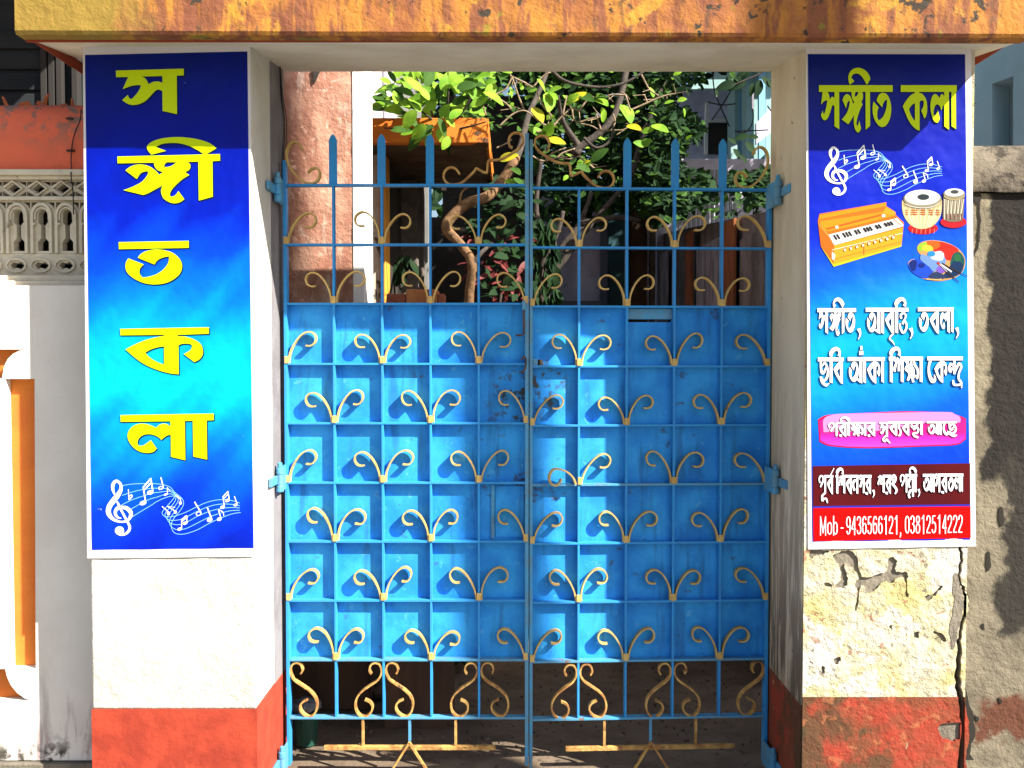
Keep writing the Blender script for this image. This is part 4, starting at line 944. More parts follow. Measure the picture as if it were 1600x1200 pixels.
hm = [(O2, "150,360! 165,300! 740,200! 740,235! 818,285! 820,310! 890,375! 870,575! 285,755! 175,580!"),
      (O1, "160,312! 735,203! 735,240! 165,360!"), (O2, "165,345! 725,235! 728,285! 200,395!"), ((.85,.36,.02), "740,240! 818,287! 812,312! 700,300!"),
      (O1, "165,365! 700,285! 815,315! 240,460! 190,430!"), (O3, "215,425! 700,300! 720,312! 225,440!"), (O2, "225,452! 800,330! 800,345! 235,475!"),
      ((.82,.80,.76), "240,480! 800,345! 878,410! 290,570!"), (O4, "290,572! 880,420! 868,575! 285,745!"), ((.70,.15,.01), "150,370! 240,480! 290,570! 285,755! 175,580!"), ((.78,.30,.05), "150,370! 235,470! 240,500! 160,400!"),
      ((.62,.60,.02), "178,585! 285,735! 868,570! 868,582! 285,757!"), ((.80,.78,.70), "270,625! 300,655! 290,700! 270,690!"), ((.5,.2,.02), [(290,690,5),(868,540,5)]), ((.8,.7,.5), [(270,612,6),(880,466,6)]),
      ((.45,.08,.03), [(545,550,6),(545,650,6)]), ((.8,.75,.65), [(700,320,24),(728,314,24)]), ((.8,.75,.65), [(300,418,24),(325,412,24)]), ((.82,.80,.76), "800,345! 830,335! 885,395! 878,412!"), ((.8,.35,.1), [(800,345,6),(862,395,6)])]
for k_ in range(20):
    if k_ % 7 in (2, 6): continue
    x_ = 285+k_*25.5; y_ = 482-k_*6.1
    hm.append(((.01,.01,.015), [(x_, y_, 15), (x_+28, y_+42-k_*.6, 15)]))
for k_ in range(9):
    x_ = 378+k_*52; y_ = 612-k_*13.5
    hm.append(((.45,.10,.05), [(x_, y_-14, 14), (x_+14, y_-18, 14)])); hm.append(((.78,.70,.55), [(x_-6, y_+2, 20), (x_+10, y_-3, 20)]))
pic(hm, 'harmonium_picture', br)
def ellp(cx_, cy_, rx, ry, n=16, rot=0):
    a = math.radians(rot)
    return ' '.join('%g,%g' % (cx_+rx*math.cos(q)*math.cos(a)-ry*math.sin(q)*math.sin(a), cy_+rx*math.cos(q)*math.sin(a)+ry*math.sin(q)*math.cos(a)) for q in [2*math.pi*i/n for i in range(n)])
tb = [((.55,.01,.015), ellp(1055, 425, 128, 52)), ((.40,.01,.01), ellp(1055, 410, 100, 32)), ((.66,.56,.30), "880,180 875,260 895,330 940,390 1000,425 1060,430 1130,410 1190,350 1215,270 1210,180 1150,230 1040,250 940,230"),
      ((.52,.42,.20), "885,180! 920,230 1000,250 1100,250 1180,220 1212,170! 1215,215 1150,262 1040,275 940,262 880,225")]
for k_, x_ in enumerate((905, 940, 985, 1030, 1080, 1130, 1170, 1200)):
    tb.append(((.72,.66,.44), [(x_, 245, 9), (1040+(x_-1040)*.72, 330, 9), (1040+(x_-1040)*.42, 415, 7)]))
for x0_, x1_ in ((905,925),(950,1005),(1030,1075),(1105,1140),(1165,1195)):
    for dy in (0, 18, 36): tb.append(((.55,.14,.02), [(x0_, 268+dy, 9), (x1_, 270+dy, 9)]))
tb += [((.30,.27,.17), ellp(1048, 170, 162, 78)), ((.70,.70,.66), ellp(1048, 160, 150, 66)), ((.025,.04,.05), ellp(1055, 157, 52, 26)), ((.5,.5,.45), [(900,215,8),(960,240,8),(1050,250,8),(1140,238,8),(1195,205,8)]),
       ((.55,.01,.02), ellp(1315, 372, 112, 50)), ((.42,.01,.02), ellp(1315, 355, 85, 28)), ((.20,.17,.12), "1228,120! 1412,120! 1400,330! 1380,360 1310,370 1250,360 1222,330!")]
for k_ in range(11):
    x_ = 1240+k_*16; tb.append(((.50,.45,.32) if k_ % 2 else (.62,.58,.45), [(x_, 175, 8), (1310+(x_-1320)*.85+(6 if k_ % 2 else -6), 350, 7)]))
for k_ in range(5): x_ = 1260+k_*30; tb.append(((.20,.02,.02), [(x_, 300, 7), (x_, 350, 7)])) 
tb += [((.30,.26,.16), ellp(1320, 130, 93, 44)), ((.45,.38,.2), [(1232,150,10),(1270,172,10),(1320,180,10),(1370,170,10),(1408,145,10)]), ((.70,.70,.66), ellp(1320, 118, 82, 34)), ((.05,.06,.07), ellp(1322, 113, 36, 17))]
for k_ in range(6): x_ = 960+k_*38; tb.append(((.7,.3,.2), [(x_, 430, 4), (x_-4, 470, 4)]))
pic(tb, 'tabla_picture', br)
pt = [((.60,.33,.12), "1003,600 1020,560 1080,532 1180,530 1290,560 1380,620 1418,700 1400,790 1330,850 1200,880 1080,865 990,825 935,760 930,715 970,690 1030,695 1050,665 1020,640"),
      ((.65,.02,.01), "1140,540 1240,548 1340,590 1360,640 1300,700 1240,690 1190,640 1120,600"), ((.80,.12,.01), "1080,540 1180,535 1200,580 1140,610 1090,590"), ((.30,.55,.03), "1005,600 1030,560 1085,545 1080,590 1040,620"), ((.75,.65,.05), "1060,570 1120,575 1140,610 1090,625 1050,610"),
      ((.01,.09,.08), "1320,640 1370,630 1410,690 1400,760 1340,790 1290,740 1300,680"), ((.005,.03,.10), "1330,700 1400,740 1380,810 1300,850 1220,850 1260,790"), ((.02,.14,.05), ellp(1350, 678, 30, 34)),
      ((.01,.07,.60), "935,720 980,692 1060,700 1120,740 1140,800 1110,850 1040,850 970,810 935,765"), ((.003,.02,.18), "935,730 960,700 1000,710 990,780 955,790"), ((.003,.02,.25), ellp(1040, 745, 30, 22)),
      ((.16,.30,.62), "1040,650 1100,660 1170,640 1230,660 1250,720 1200,760 1150,800 1110,760 1060,720 1030,690"), ((.50,.56,.66), "1130,640 1200,620 1235,650 1220,700 1160,700 1120,680"), ((.02,.25,.70), ellp(1125, 645, 34, 24)),
      ((.20,.10,.60), ellp(1210, 780, 42, 30)), ((.70,.08,.05), ellp(1215, 835, 20, 14)), ((.02,.04,.12), "1100,840 1160,800 1240,830 1230,860 1160,868"), ((.6,.7,.8), [(1200,730,10),(1300,800,14)]),
      ((.70,.45,.15), [(1080,862,10),(1180,868,12),(1215,862,10)]), ((.04,.02,.02), [(1185,725,16),(1280,820,12),(1365,890,6)]), ((.5,.03,.02), [(1175,718,18),(1205,745,18)]), ((.04,.02,.02), [(1215,725,10),(1330,790,10),(1440,838,5)]), ((.6,.62,.6), [(1195,735,5),(1260,800,4)])]
pic(pt, 'palette_picture', br)
# ------------------------------------------------------------------ left boundary wall with pierced screen
LW = .165; LU = .28
lw = thing('boundary_wall', 'whitewashed boundary wall with orange niche, pierced screen and pink rounded top, left of the gateway', 'wall', (-1.9, .165, 0))
zc = ZP(446, LW); zbase = ZP(1188, LW); xe = PLX0+.06; x_out = -3.6
N0 = XP(55, LW)
def LP(x, y, Y=LW): q = P(x, y, Y); return (q.x, q.z)
niche = [LP(-260,546), LP(42,546)] + [LP(a, b) for a, b in ((30,548),(20,553),(12,561),(6,573),(3,592))] + [LP(54,592), LP(56,1045)] + \
        [LP(a, b) for a, b in ((8,1045),(11,1058),(17,1071),(27,1083),(40,1092),(50,1095))] + [LP(-260,1095)]
wallp = MB().plate([(x_out, zbase), (xe, zbase), (xe, zc), (x_out, zc)], [niche], LW, LW+.035)
put('wall_panel', wallp, LWALL, lw)
put('niche', MB().box(x_out, xe, LW+.0355, LU+.12, zbase, zc-.001), ORANGE, lw)
# inner raised stile of the niche (the lighter orange strip)
put('niche_panel', MB().box(-3.2, XP(7.5, LW), LW+.001, LW+.0354, ZP(1046, LW), ZP(591, LW), .002), LWALL, lw)
put('footing', MB().box(x_out, xe, LW+.05, LU+.1, -.02, zbase-.0005), CRACK, lw)  # near-black colour stands for the shadowed gap under the wall
put('footing', MB().box(x_out, xe, LW-.02, LW+.3, -.02, ZP(1194, LW-.02), .004), CEMENT, lw)
# cornice under the screen
z0c, z1c = ZP(443, LW), ZP(430, LU-.06)
put('ledge', MB().box(x_out, xe+.01, LU-.07, LU+.1, zc+.0005, zc+.020, .003).box(x_out, xe+.01, LU-.045, LU+.1, zc+.0205, ZP(430, LU-.045), .003), CREAM, lw)
zj0, zj1 = ZP(430, LU-.045)+.001, ZP(281, LU)
zA, zB_, zC = ZP(396, LU), ZP(313, LU), ZP(307, LU)
pit = 38/F_PX*(3+LU); xa = XP(105.5, LU)
# eye row
def arc(cx_, cz_, rx, rz, a0, a1, n=8): return [(cx_+rx*math.cos(math.radians(a0+(a1-a0)*i/n)), cz_+rz*math.sin(math.radians(a0+(a1-a0)*i/n))) for i in range(n+1)]
u = pit/38
eyeM = None
for k_ in range(-3, 21):
    cx_ = xa-3*u - k_*pit
    x0_, x1_ = cx_-pit/2, cx_+pit/2
    if x0_ > xe: continue
    # eye block
    ze0, ze1 = zj0, zA; cz_ = (ze0+ze1)/2-.002
    eye = [(cx_-11*u, cz_), (cx_-6*u, cz_+6*u), (cx_, cz_+3.5*u), (cx_+6*u, cz_+6*u), (cx_+11*u, cz_), (cx_+6*u, cz_-6*u), (cx_, cz_-3.5*u), (cx_-6*u, cz_-6*u)]
    put('eye_block', MB().plate([(x0_, ze0), (x1_, ze0), (x1_, ze1), (x0_, ze1)], [eye], LU+.012, LU+.05), CREAM, lw)
    ring = MB().strip(arc(cx_, cz_, 15*u, 10*u, 0, 360, 20), 2.6*u, .012, LU+.001); put('eye_moulding', ring, CREAM, lw)
    # arch unit : keyhole opening
    cx_ = xa-k_*pit; x0_, x1_ = cx_-pit/2, cx_+pit/2
    zt_ = zB_; zb_ = zA+.001; h = zt_-zb_
    hw = 8.5*u
    key = [(cx_-hw, zb_+4*u), (cx_+hw, zb_+4*u), (cx_+hw, zb_+18*u), (cx_+3.6*u, zb_+24*u), (cx_+3.6*u, zb_+44*u), (cx_+7.5*u, zb_+48*u), (cx_+7.5*u, zb_+60*u)] + arc(cx_, zb_+60*u, 7.5*u, 9*u, 0, 180, 8)[1:] + [(cx_-7.5*u, zb_+48*u), (cx_-3.6*u, zb_+44*u), (cx_-3.6*u, zb_+24*u), (cx_-hw, zb_+18*u)]
    tl = [(x0_+1*u, zt_-2*u), (x0_+1*u, zt_-13*u), (x0_+5*u, zt_-7*u), (x0_+11*u, zt_-2*u)]; tr_ = [(2*cx_-a, b) for a, b in tl]
    put('arch_block', MB().plate([(x0_, zb_), (x1_, zb_), (x1_, zt_), (x0_, zt_)], [key, tl, tr_], LU+.014, LU+.05), CREAM, lw)
    am = MB().strip([(cx_-14.5*u, zb_)] + [(cx_-14.5*u, zb_+56*u)] + arc(cx_, zb_+58*u, 14.5*u, 18*u, 180, 0, 14) + [(cx_+14.5*u, zb_+56*u), (cx_+14.5*u, zb_)], 4.2*u, .016, LU-.002)
    am.strip([(cx_-10.6*u, zb_+52*u)]+arc(cx_, zb_+58*u, 10.6*u, 13*u, 180, 0, 12)+[(cx_+10.6*u, zb_+52*u)], 2.5*u, .010, LU+.004)
    put('arch_moulding', am, CREAM, lw)
    put('baluster_cap', MB().box(cx_-14*u, cx_-9*u, LU-.001, LU+.013, zb_+44*u, zb_+47*u, .001).box(cx_+9*u, cx_+14*u, LU-.001, LU+.013, zb_+44*u, zb_+47*u, .001), CREAM, lw)
    # diamond row
    z0_, z1_ = zC, zj1; cz_ = (z0_+z1_)/2; hh = (z1_-z0_)/2
    cx2 = cx_-6*u; x0_, x1_ = cx2-pit/2, cx2+pit/2
    dia = [(cx2-10*u, cz_), (cx2, cz_+hh*.62), (cx2+10*u, cz_), (cx2, cz_-hh*.62)]
    tris = []
    for sx_, sz_ in ((1, 1), (1, -1), (-1, 1), (-1, -1)): tris.append([(cx2+sx_*7*u, cz_+sz_*hh*.86), (cx2+sx_*18.6*u, cz_+sz_*hh*.86), (cx2+sx_*18.6*u, cz_+sz_*hh*.30)])
    put('diamond_block', MB().plate([(x0_, z0_), (x1_, z0_), (x1_, z1_), (x0_, z1_)], [dia]+tris, LU+.014, LU+.05), CREAM, lw)
    put('diamond_moulding', MB().strip([(cx2-15*u, cz_), (cx2, cz_+hh*.88), (cx2+15*u, cz_), (cx2, cz_-hh*.88), (cx2-15*u, cz_)], 2.6*u, .014, LU), CREAM, lw)
put('ledge', MB().box(x_out, xe, LU-.006, LU+.052, zB_+.0005, zC-.0005, .002), CREAM, lw)
zk0, zk1 = zj1+.0005, ZP(264, LU-.03)
put('ledge', MB().box(x_out, xe, LU-.03, LU+.10, zk0+.012, zk1, .003).box(x_out, xe, LU-.012, LU+.08, zk0, zk0+.0115, .002), CREAM, lw)
# screen backing wall in deep shade behind the piercings
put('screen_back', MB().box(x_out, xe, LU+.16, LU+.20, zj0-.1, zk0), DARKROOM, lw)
# pink rounded parapet
zp0, zp1 = zk1+.0005, ZP(166, LU+.07)
prof = [(LU+.0, zp0), (LU-.004, zp0+.1*(zp1-zp0)), (LU-.004, zp0+.62*(zp1-zp0)), (LU+.004, zp0+.80*(zp1-zp0)), (LU+.024, zp0+.93*(zp1-zp0)), (LU+.06, zp1), (LU+.12, zp1+.002), (LU+.17, zp1-.02), (LU+.19, zp0+.6*(zp1-zp0)), (LU+.19, zp0)]
bm = bmesh.new(); NN = 60; rws = []
for i in range(NN+1):
    x = x_out+(xe-x_out)*i/NN
    rws.append([bm.verts.new((x, y+.003*mnoise.noise(Vector((x*9, y*20, z_*9))), z_+.004*mnoise.noise(Vector((x*11, y*9, 5))))) for y, z_ in prof])
for i in range(NN):
    for k_ in range(len(prof)-1): bm.faces.new((rws[i][k_], rws[i+1][k_], rws[i+1][k_+1], rws[i][k_+1]))
bm.faces.new(rws[-1])
put('parapet_coping', MB().add_bm(bm), PINK, lw, smooth=True)
SH = paint('clay_shard', (.50,.13,.03), rough=.8, var=(.3,.08,.03), vscale=30)
for pts in ([(14,181),(9,172),(3,149),(6,150),(13,163),(17,178)], [(27,160),(44,155),(49,164),(48,170),(40,168),(28,163)], [(57,168),(56,160),(59,155),(64,157),(62,169)], [(66,160),(70,148),(77,144),(74,151),(72,162),(68,165)], [(110,163),(111,151),(113,152),(115,164)], [(-30,170),(-26,150),(-18,158),(-20,172)], [(90,166),(96,160),(104,160),(108,168)]):
    yy = LU+.05+.05*rnd.random(); pp = [LP(a, b+2, yy) for a, b in pts]
    put('clay_shard', MB().plate(pp, [], yy, yy+.006), SH, lw)
# thin cable hanging down the screen
cb = MB().tube(cr_open([tuple(P(x, y, LU-.02)) for x, y in ((127,170),(125,188),(118,205),(113,225),(111,250),(112,262))]+[tuple(P(x, y, LU-.035)) for x, y in ((111,275),(114,300),(115,335))], 4), .0022, 6)
cbt = put('hanging_cable', cb, CABLE, label='thin dark cable hanging down the pink parapet beside the left banner', category='cable')
put('cable_clip', MB().box(XP(112, LU)-.001, XP(123, LU), LU-.016, LU-.004, ZP(237.5, LU), ZP(235, LU)), CABLE, cbt)
put('cable_clip', MB().box(XP(112, LU)-.001, XP(121, LU), LU-.016, LU-.004, ZP(187.5, LU), ZP(185, LU)), CABLE, cbt)

# dark building behind the left wall
db = thing('dark_building', 'dark shuttered building front in deep shade above the pink parapet', 'building', (-2.6, 1.0, 0))
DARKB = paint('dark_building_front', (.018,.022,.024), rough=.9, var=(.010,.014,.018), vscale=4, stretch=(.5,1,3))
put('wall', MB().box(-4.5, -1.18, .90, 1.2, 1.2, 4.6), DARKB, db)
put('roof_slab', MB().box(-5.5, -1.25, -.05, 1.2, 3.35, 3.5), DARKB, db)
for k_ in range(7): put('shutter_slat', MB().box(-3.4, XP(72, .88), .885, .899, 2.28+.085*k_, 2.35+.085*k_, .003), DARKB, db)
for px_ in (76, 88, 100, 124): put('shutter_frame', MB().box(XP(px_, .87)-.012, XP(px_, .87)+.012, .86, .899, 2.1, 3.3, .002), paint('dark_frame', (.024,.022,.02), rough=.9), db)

# ------------------------------------------------------------------ right boundary wall
RW = .12
rw = thing('boundary_wall', 'bare cement boundary wall with black mould patch and heavy coping, right of the gateway', 'wall', (2.0, RW, 0))
xs0 = PRX1-.06; xs1 = 4.5; zt2 = ZP(302, RW)
bm = bmesh.new(); bmesh.ops.create_grid(bm, x_segments=90, y_segments=70, size=1)
for v in bm.verts:
    x = xs0+(v.co.x+1)/2*(xs1-xs0); z_ = -.02+(v.co.y+1)/2*(zt2+.02)
    v.co = (x, RW+.0018*mnoise.noise(Vector((x*5, z_*5, 1)))+.0009*mnoise.noise(Vector((x*19, z_*19, 4))), z_)
put('wall_face', MB().add_bm(bm), RWALL, rw, smooth=True)
put('wall_core', MB().box(xs0, xs1, RW+.012, RW+.14, -.02, zt2-.002), RWALL, rw)
# coping, slightly uneven
bm = bmesh.new(); rws = []; prof = [(RW-.012, zt2+.0005), (RW-.02, zt2+.02), (RW-.022, zt2+.05), (RW-.014, ZP(232, RW)), (RW+.01, ZP(226, RW)), (RW+.15, ZP(226, RW)+.01), (RW+.17, zt2+.0005)]
for i in range(71):
    x = xs0+(xs1-xs0)*i/70
    rws.append([bm.verts.new((x, y+.008*mnoise.noise(Vector((x*7, y*7, z_*12))), z_+.006*mnoise.noise(Vector((x*8, 3, z_*5))))) for y, z_ in prof])
for i in range(70):
    for k_ in range(len(prof)-1): bm.faces.new((rws[i][k_], rws[i+1][k_], rws[i+1][k_+1], rws[i][k_+1]))
COPING = paint('mossy_coping', (.17,.145,.11), rough=1, var=(.06,.05,.04), vscale=7, bump=1, bscale=40, bump2=.8, bscale2=12, stains=(((.03,.025,.02), 9, .52, .08, (1,1,1.4), .9),))
put('coping', MB().add_bm(bm), COPING, rw, smooth=True)
def RP(x, y, Y=RW): q = P(x, y, Y); return (q.x, q.z)
def blob_px(s, seed, amp, Y): 
    rr = random.Random(seed); o = [(x+rr.uniform(-amp, amp), y+rr.uniform(-amp, amp)) for x, y in catmull(poly(s), 5)]; return [RP(x, y, Y) for x, y in o]
if 0: put('mould_patch', MB().plate(blob_px("1562,304 1700,300 1900,304 1900,740 1700,760 1612,745 1600,700 1592,640 1598,585 1576,592 1562,560 1554,530 1560,490 1575,470 1562,460 1550,440 1545,420 1552,385 1558,360 1554,340 1558,320", 3, 1.4, RW-.0075), [], RW-.0075, RW-.002), MOLD, rw)
WPATCH = paint('old_whitewash_strip', (.55,.52,.45), rough=.95, bump=.6)
for s_, e_ in (([(1518,306),(1524,312),(1530,318),(1532,345),(1530,375),(1527,390),(1520,402)], 1.5),):
    put('crack', MB().strip([RP(a, b, RW-.008) for a, b in jag(s_, 1.0, 4, 4)], [.004+.004*random.Random(i).random() for i in range(25)], .003, RW-.0036), CRACK, rw)
put('crack', MB().plate(blob_px("1519,300 1530,298 1533,306 1531,320 1524,316 1518,308", 5, .8, RW-.003), [], RW-.0034, RW-.001), CRACK, rw)
for s_ in ("1541,868 1546,862 1548,885 1542,892", "1560,800 1566,792 1569,815 1563,822", "1533,978 1537,974 1538,984", "1560,1090 1566,1095 1563,1100", "1523,1118 1530,1122 1527,1128"):
    put('pit', MB().plate(blob_px(s_, 6, .5, RW-.003), [], RW-.0032, RW-.001), CRACK, rw)
if 0: put('red_paint_patch', MB().plate(blob_px("1535,1125 1560,1105 1600,1085 1700,1075 1700,1180 1600,1160 1570,1170 1540,1165", 8, 2, RW-.0066), [], RW-.0066, RW-.001), REDOLD, rw)

# pale blue house seen over the right wall
hb = thing('pale_blue_house', 'pale blue house wall with a deep ventilator window above the right cement wall', 'house', (4.2, 5, 0))
def slantwall(x, s_, t0, t1, z0_, z1_, thick, holes=()):
    """wall running from (x, 5) along direction (-.3,1); t = metres towards the back; built as plate then rotated"""
    m_ = MB().plate([(t0, z0_), (t1, z0_), (t1, z1_), (t0, z1_)], holes, 0, thick)
    d = Vector((-.287, .958, 0)); nrm = Vector((.958, .287, 0))
    m_.v = [tuple(Vector((x, 5, 0))+d*(-a)+nrm*b+Vector((0, 0, c))) for a, b, c in m_.v]
    return m_
def tz(px_, py_):
    """photo pixel to (t, z) on the slanted wall plane"""
    dr = (P(px_, py_, 1)-EYE); d = Vector((-.287, .958, 0)); A_ = Vector((3.94, 5, 0))
    # EYE + k*dr = A + t*d
    det = dr.x*(-d.y)+d.x*dr.y; rx_, ry_ = A_.x-EYE.x, A_.y-EYE.y
    k_ = (rx_*(-d.y)+d.x*ry_)/det; t_ = (dr.x*ry_-dr.y*rx_)/det
    return (-t_, (EYE+dr*k_).z)
wq = [tz(1550, 250), tz(1583, 250), tz(1583, 119), tz(1550, 131)]
put('wall', slantwall(3.94, 1, -4.0, 2.4, 0, 4.4, .18, [wq]), BWALL, hb)
put('window_back', slantwall(3.94, 1, wq[0][0]-.1, wq[1][0]+.1, 1.5, 4.3, .02, []), BWALL, hb)
for o_ in [hb.children[-1]]:
    for v in o_.data.vertices: v.co += Vector((.958, .287, 0))*.19
for i, py_ in enumerate((134, 150, 166, 182, 199, 215, 231)):
    a, b, c, d = tz(1571, py_+9), tz(1583, py_+7), tz(1583, py_), tz(1571, py_+2)
    m_ = slantwall(3.94, 1, a[0], b[0], a[1], c[1], .02)
    for i_, v in enumerate(m_.v): m_.v[i_] = tuple(Vector(v)+Vector((.958, .287, 0))*.165)
    put('vent_opening', m_, DARKROOM, hb)

# ------------------------------------------------------------------ courtyard, left: salmon wall
YW = 1.0
sw = thing('salmon_wall', 'rough salmon plaster wall with a bright white corner strip just inside the gate', 'wall', (-1.0, YW, 0))
xw = XP(553, YW); xw2 = XP(570.5, YW)
bm = bmesh.new(); bmesh.ops.create_grid(bm, x_segments=60, y_segments=90, size=1)
for v in bm.verts:
    x = -2.6+(v.co.x+1)/2*(xw+2.6); z_ = .32+(v.co.y+1)/2*3.2
    v.co = (x, YW+.006*mnoise.noise(Vector((x*6, z_*3, 1)))+.003*mnoise.noise(Vector((x*25, z_*25, 4))), z_)
put('plaster_face', MB().add_bm(bm), PINKWALL, sw, smooth=True)
put('wall_core', MB().box(-2.6, xw-.002, YW+.015, YW+.22, -.02, 3.52), PINKWALL, sw)
put('shaded_wall_base', MB().box(-2.6, xw2+.015, YW-.015, YW+.22, -.02, .319, .004), BROWN, sw)  # shade on the lower wall put into a dark colour, no separate plinth
put('corner_strip', MB().box(xw-.0015, xw2, YW-.004, YW+.24, .3195, 3.52, .003), BACKWHITE, sw)
put('plaster_spall', MB().plate(K(rough_blob("205,55 245,50 225,95 215,115 208,80", 4, 1.5), YW-.009, (420, 90, 3.0)), [], YW-.011, YW-.004), MOLD, sw)
# mildewed wall behind, carrying the orange canopy over a dark doorway
YD = 2.1
dh = thing('doorway_house', 'small house with orange canopy over a dark doorway, mildewed white wall at its left', 'house', (-.4, YD, 0))
xa_, xb_ = XP(596, YD), XP(604, YD)
put('mildewed_wall', MB().box(-2.2, xa_-.001, YD, YD+.2, -.02, ZP(222, YD)), BLOTCH, dh)
put('door_jamb', MB().box(xa_, xb_, YD-.02, YD+.16, -.02, ZP(222, YD), .003), paint('orange_door_jamb', (.80,.33,.04), rough=.6), dh)
yc = YD-.42
cz0, cz1 = ZP(223, yc), ZP(184, yc); cx0_, cx1_ = XP(555, yc), XP(760, yc)
put('canopy_fascia', MB().box(cx0_-.5, cx1_, yc, yc+.06, cz0, cz1, .004), CANOPY, dh)
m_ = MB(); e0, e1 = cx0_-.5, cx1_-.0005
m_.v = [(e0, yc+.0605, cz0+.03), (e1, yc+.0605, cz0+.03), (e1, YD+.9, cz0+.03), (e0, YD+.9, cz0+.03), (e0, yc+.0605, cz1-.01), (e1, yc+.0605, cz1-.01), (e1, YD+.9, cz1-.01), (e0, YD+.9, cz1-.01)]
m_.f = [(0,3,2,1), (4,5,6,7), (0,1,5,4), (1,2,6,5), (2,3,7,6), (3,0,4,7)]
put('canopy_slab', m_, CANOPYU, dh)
put('canopy_edge', MB().box(e1, e1+.012, yc+.004, YD+.9, cz0-.0, cz1-.004, .002), CANOPY, dh)
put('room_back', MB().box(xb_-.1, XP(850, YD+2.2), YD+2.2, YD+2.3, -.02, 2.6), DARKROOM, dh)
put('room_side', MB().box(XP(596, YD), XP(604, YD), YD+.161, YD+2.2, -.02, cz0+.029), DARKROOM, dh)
put('column', MB().box(XP(606, YD+.7), XP(652, YD+.7), YD+.7, YD+1.0, -.02, cz0+.029, .006), GREYCOL, dh)
put('column', MB().box(XP(655, YD+.9), XP(662, YD+.9), YD+.9, YD+1.0, -.02, cz0+.029, .004), GREYCOL, dh)
put('step', MB().box(XP(596, YD), XP(800, YD), YD-.1, YD+2.1, -.02, .10, .01), BROWN, dh)
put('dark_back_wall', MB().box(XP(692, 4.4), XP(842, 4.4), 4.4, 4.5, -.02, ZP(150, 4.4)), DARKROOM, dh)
# tall white wall behind the canopy, sunlit
ww = thing('white_wall', 'tall white wall behind the canopy with leaf shadows falling on it', 'wall', (-.7, 3.2, 0))
put('wall', MB().box(-3.5, XP(618, 3.2), 3.2, 3.4, -.02, 5.0), BACKWHITE, ww)
put('downpipe', MB().tube([(XP(603, 3.13), 3.13, 2.2), (XP(600, 3.13), 3.13, 5.0)], .012, 8), GREYPANEL, ww)
put('grey_return', MB().box(XP(618, 3.2)+.001, XP(668, 3.2), 3.28, 3.5, -.02, 5.0), paint('shaded_grey_wall', (.22,.22,.21), rough=.9, var=(.17,.17,.165), vscale=5), ww)
# bricks and clay block lying on a ledge behind the left leaf
lg = thing('low_ledge', 'low dark masonry ledge just behind the left gate leaf', 'ledge', (-.35, .82, 0))
zl = ZP(474.5, .80)
put('ledge_body', MB().box(XP(598, .8), XP(705, .8), .78, .98, -.02, zl-.0, .004), BROWN, lg)
def brick(name, lab, x0, x1, y0, y1, z0_, z1_, mt, grp=None):
    o = put(name, MB().box(x0, x1, y0, y1, z0_, z1_, .003), mt, label=lab, category='brick')
    if grp: o['group'] = grp
    return o
q0 = zl+.001
brick('brick', 'long dark red brick lying left of the orange clay block on the ledge', XP(604, .80), XP(634, .80), .80, .90, q0, ZP(459, .80), BRICK, 'bricks on the ledge')
brick('clay_block', 'orange clay block standing between two red bricks on the ledge', XP(635, .79), XP(683, .79), .79, .92, q0, ZP(452, .79), BRICKO)
brick('brick', 'short red brick standing right of the orange clay block on the ledge', XP(684.5, .80), XP(694.5, .80), .80, .90, q0, ZP(459, .80), BRICK, 'bricks on the ledge')

# ------------------------------------------------------------------ leaves and plants
def leaf_mesh(name, L, W, mat, fold=.18, curl=.15, seed=0):
    rr = random.Random(seed); m_ = MB(); n = 6; sp = []; L1 = []; R1 = []
    for i in range(n+1):
        t = i/n; wd = W/2*math.sin(math.pi*(t*.92+.04))**.75*(1.1-.3*t); x = L*t; zz = -curl*L*t*t
        m_.v += [(x, 0, zz), (x, wd, zz+fold*wd), (x, -wd, zz+fold*wd)]
    for i in range(n):
        a = 3*i; m_.f += [(a, a+3, a+4, a+1), (a, a+2, a+5, a+3)]
    me = m_.mesh(name, True); me.materials.append(mat); return me
LV = {k_: [leaf_mesh('leaf', 1, w_, mt, .22, .12+.1*i, i) for i in range(2)] for k_, w_, mt in (('L', .66, LEAF_L), ('Y', .5, LEAF_Y), ('M', .52, LEAF_M), ('D', .55, LEAF_D), ('R', .34, LEAF_R), ('K', .6, LEAF_D))}
def leaf(parent, kind, loc, size, face=None, dirv=None, name='leaf'):
    o = put(name, LV[kind][rnd.randrange(2)], None, None)
    d = Vector(dirv) if dirv else Vector((rnd.uniform(-1, 1), rnd.uniform(-1, .3), rnd.uniform(-.6, .6)))
    d.normalize(); nrm = Vector(face) if face else Vector((rnd.uniform(-.5, .9), -1+rnd.uniform(-.3, .6), .9+rnd.uniform(-.5, .5)))
    yv = nrm.cross(d); 
    if yv.length < 1e-3: yv = Vector((0, 1, 0))
    yv.normalize(); nz = d.cross(yv)
    M_ = Matrix((d*size, yv*size, nz*size)).transposed().to_4x4(); M_.translation = Vector(loc)
    if parent: o.parent = parent; o.matrix_parent_inverse = parent_world(parent).inverted()
    o.matrix_basis = M_
    return o
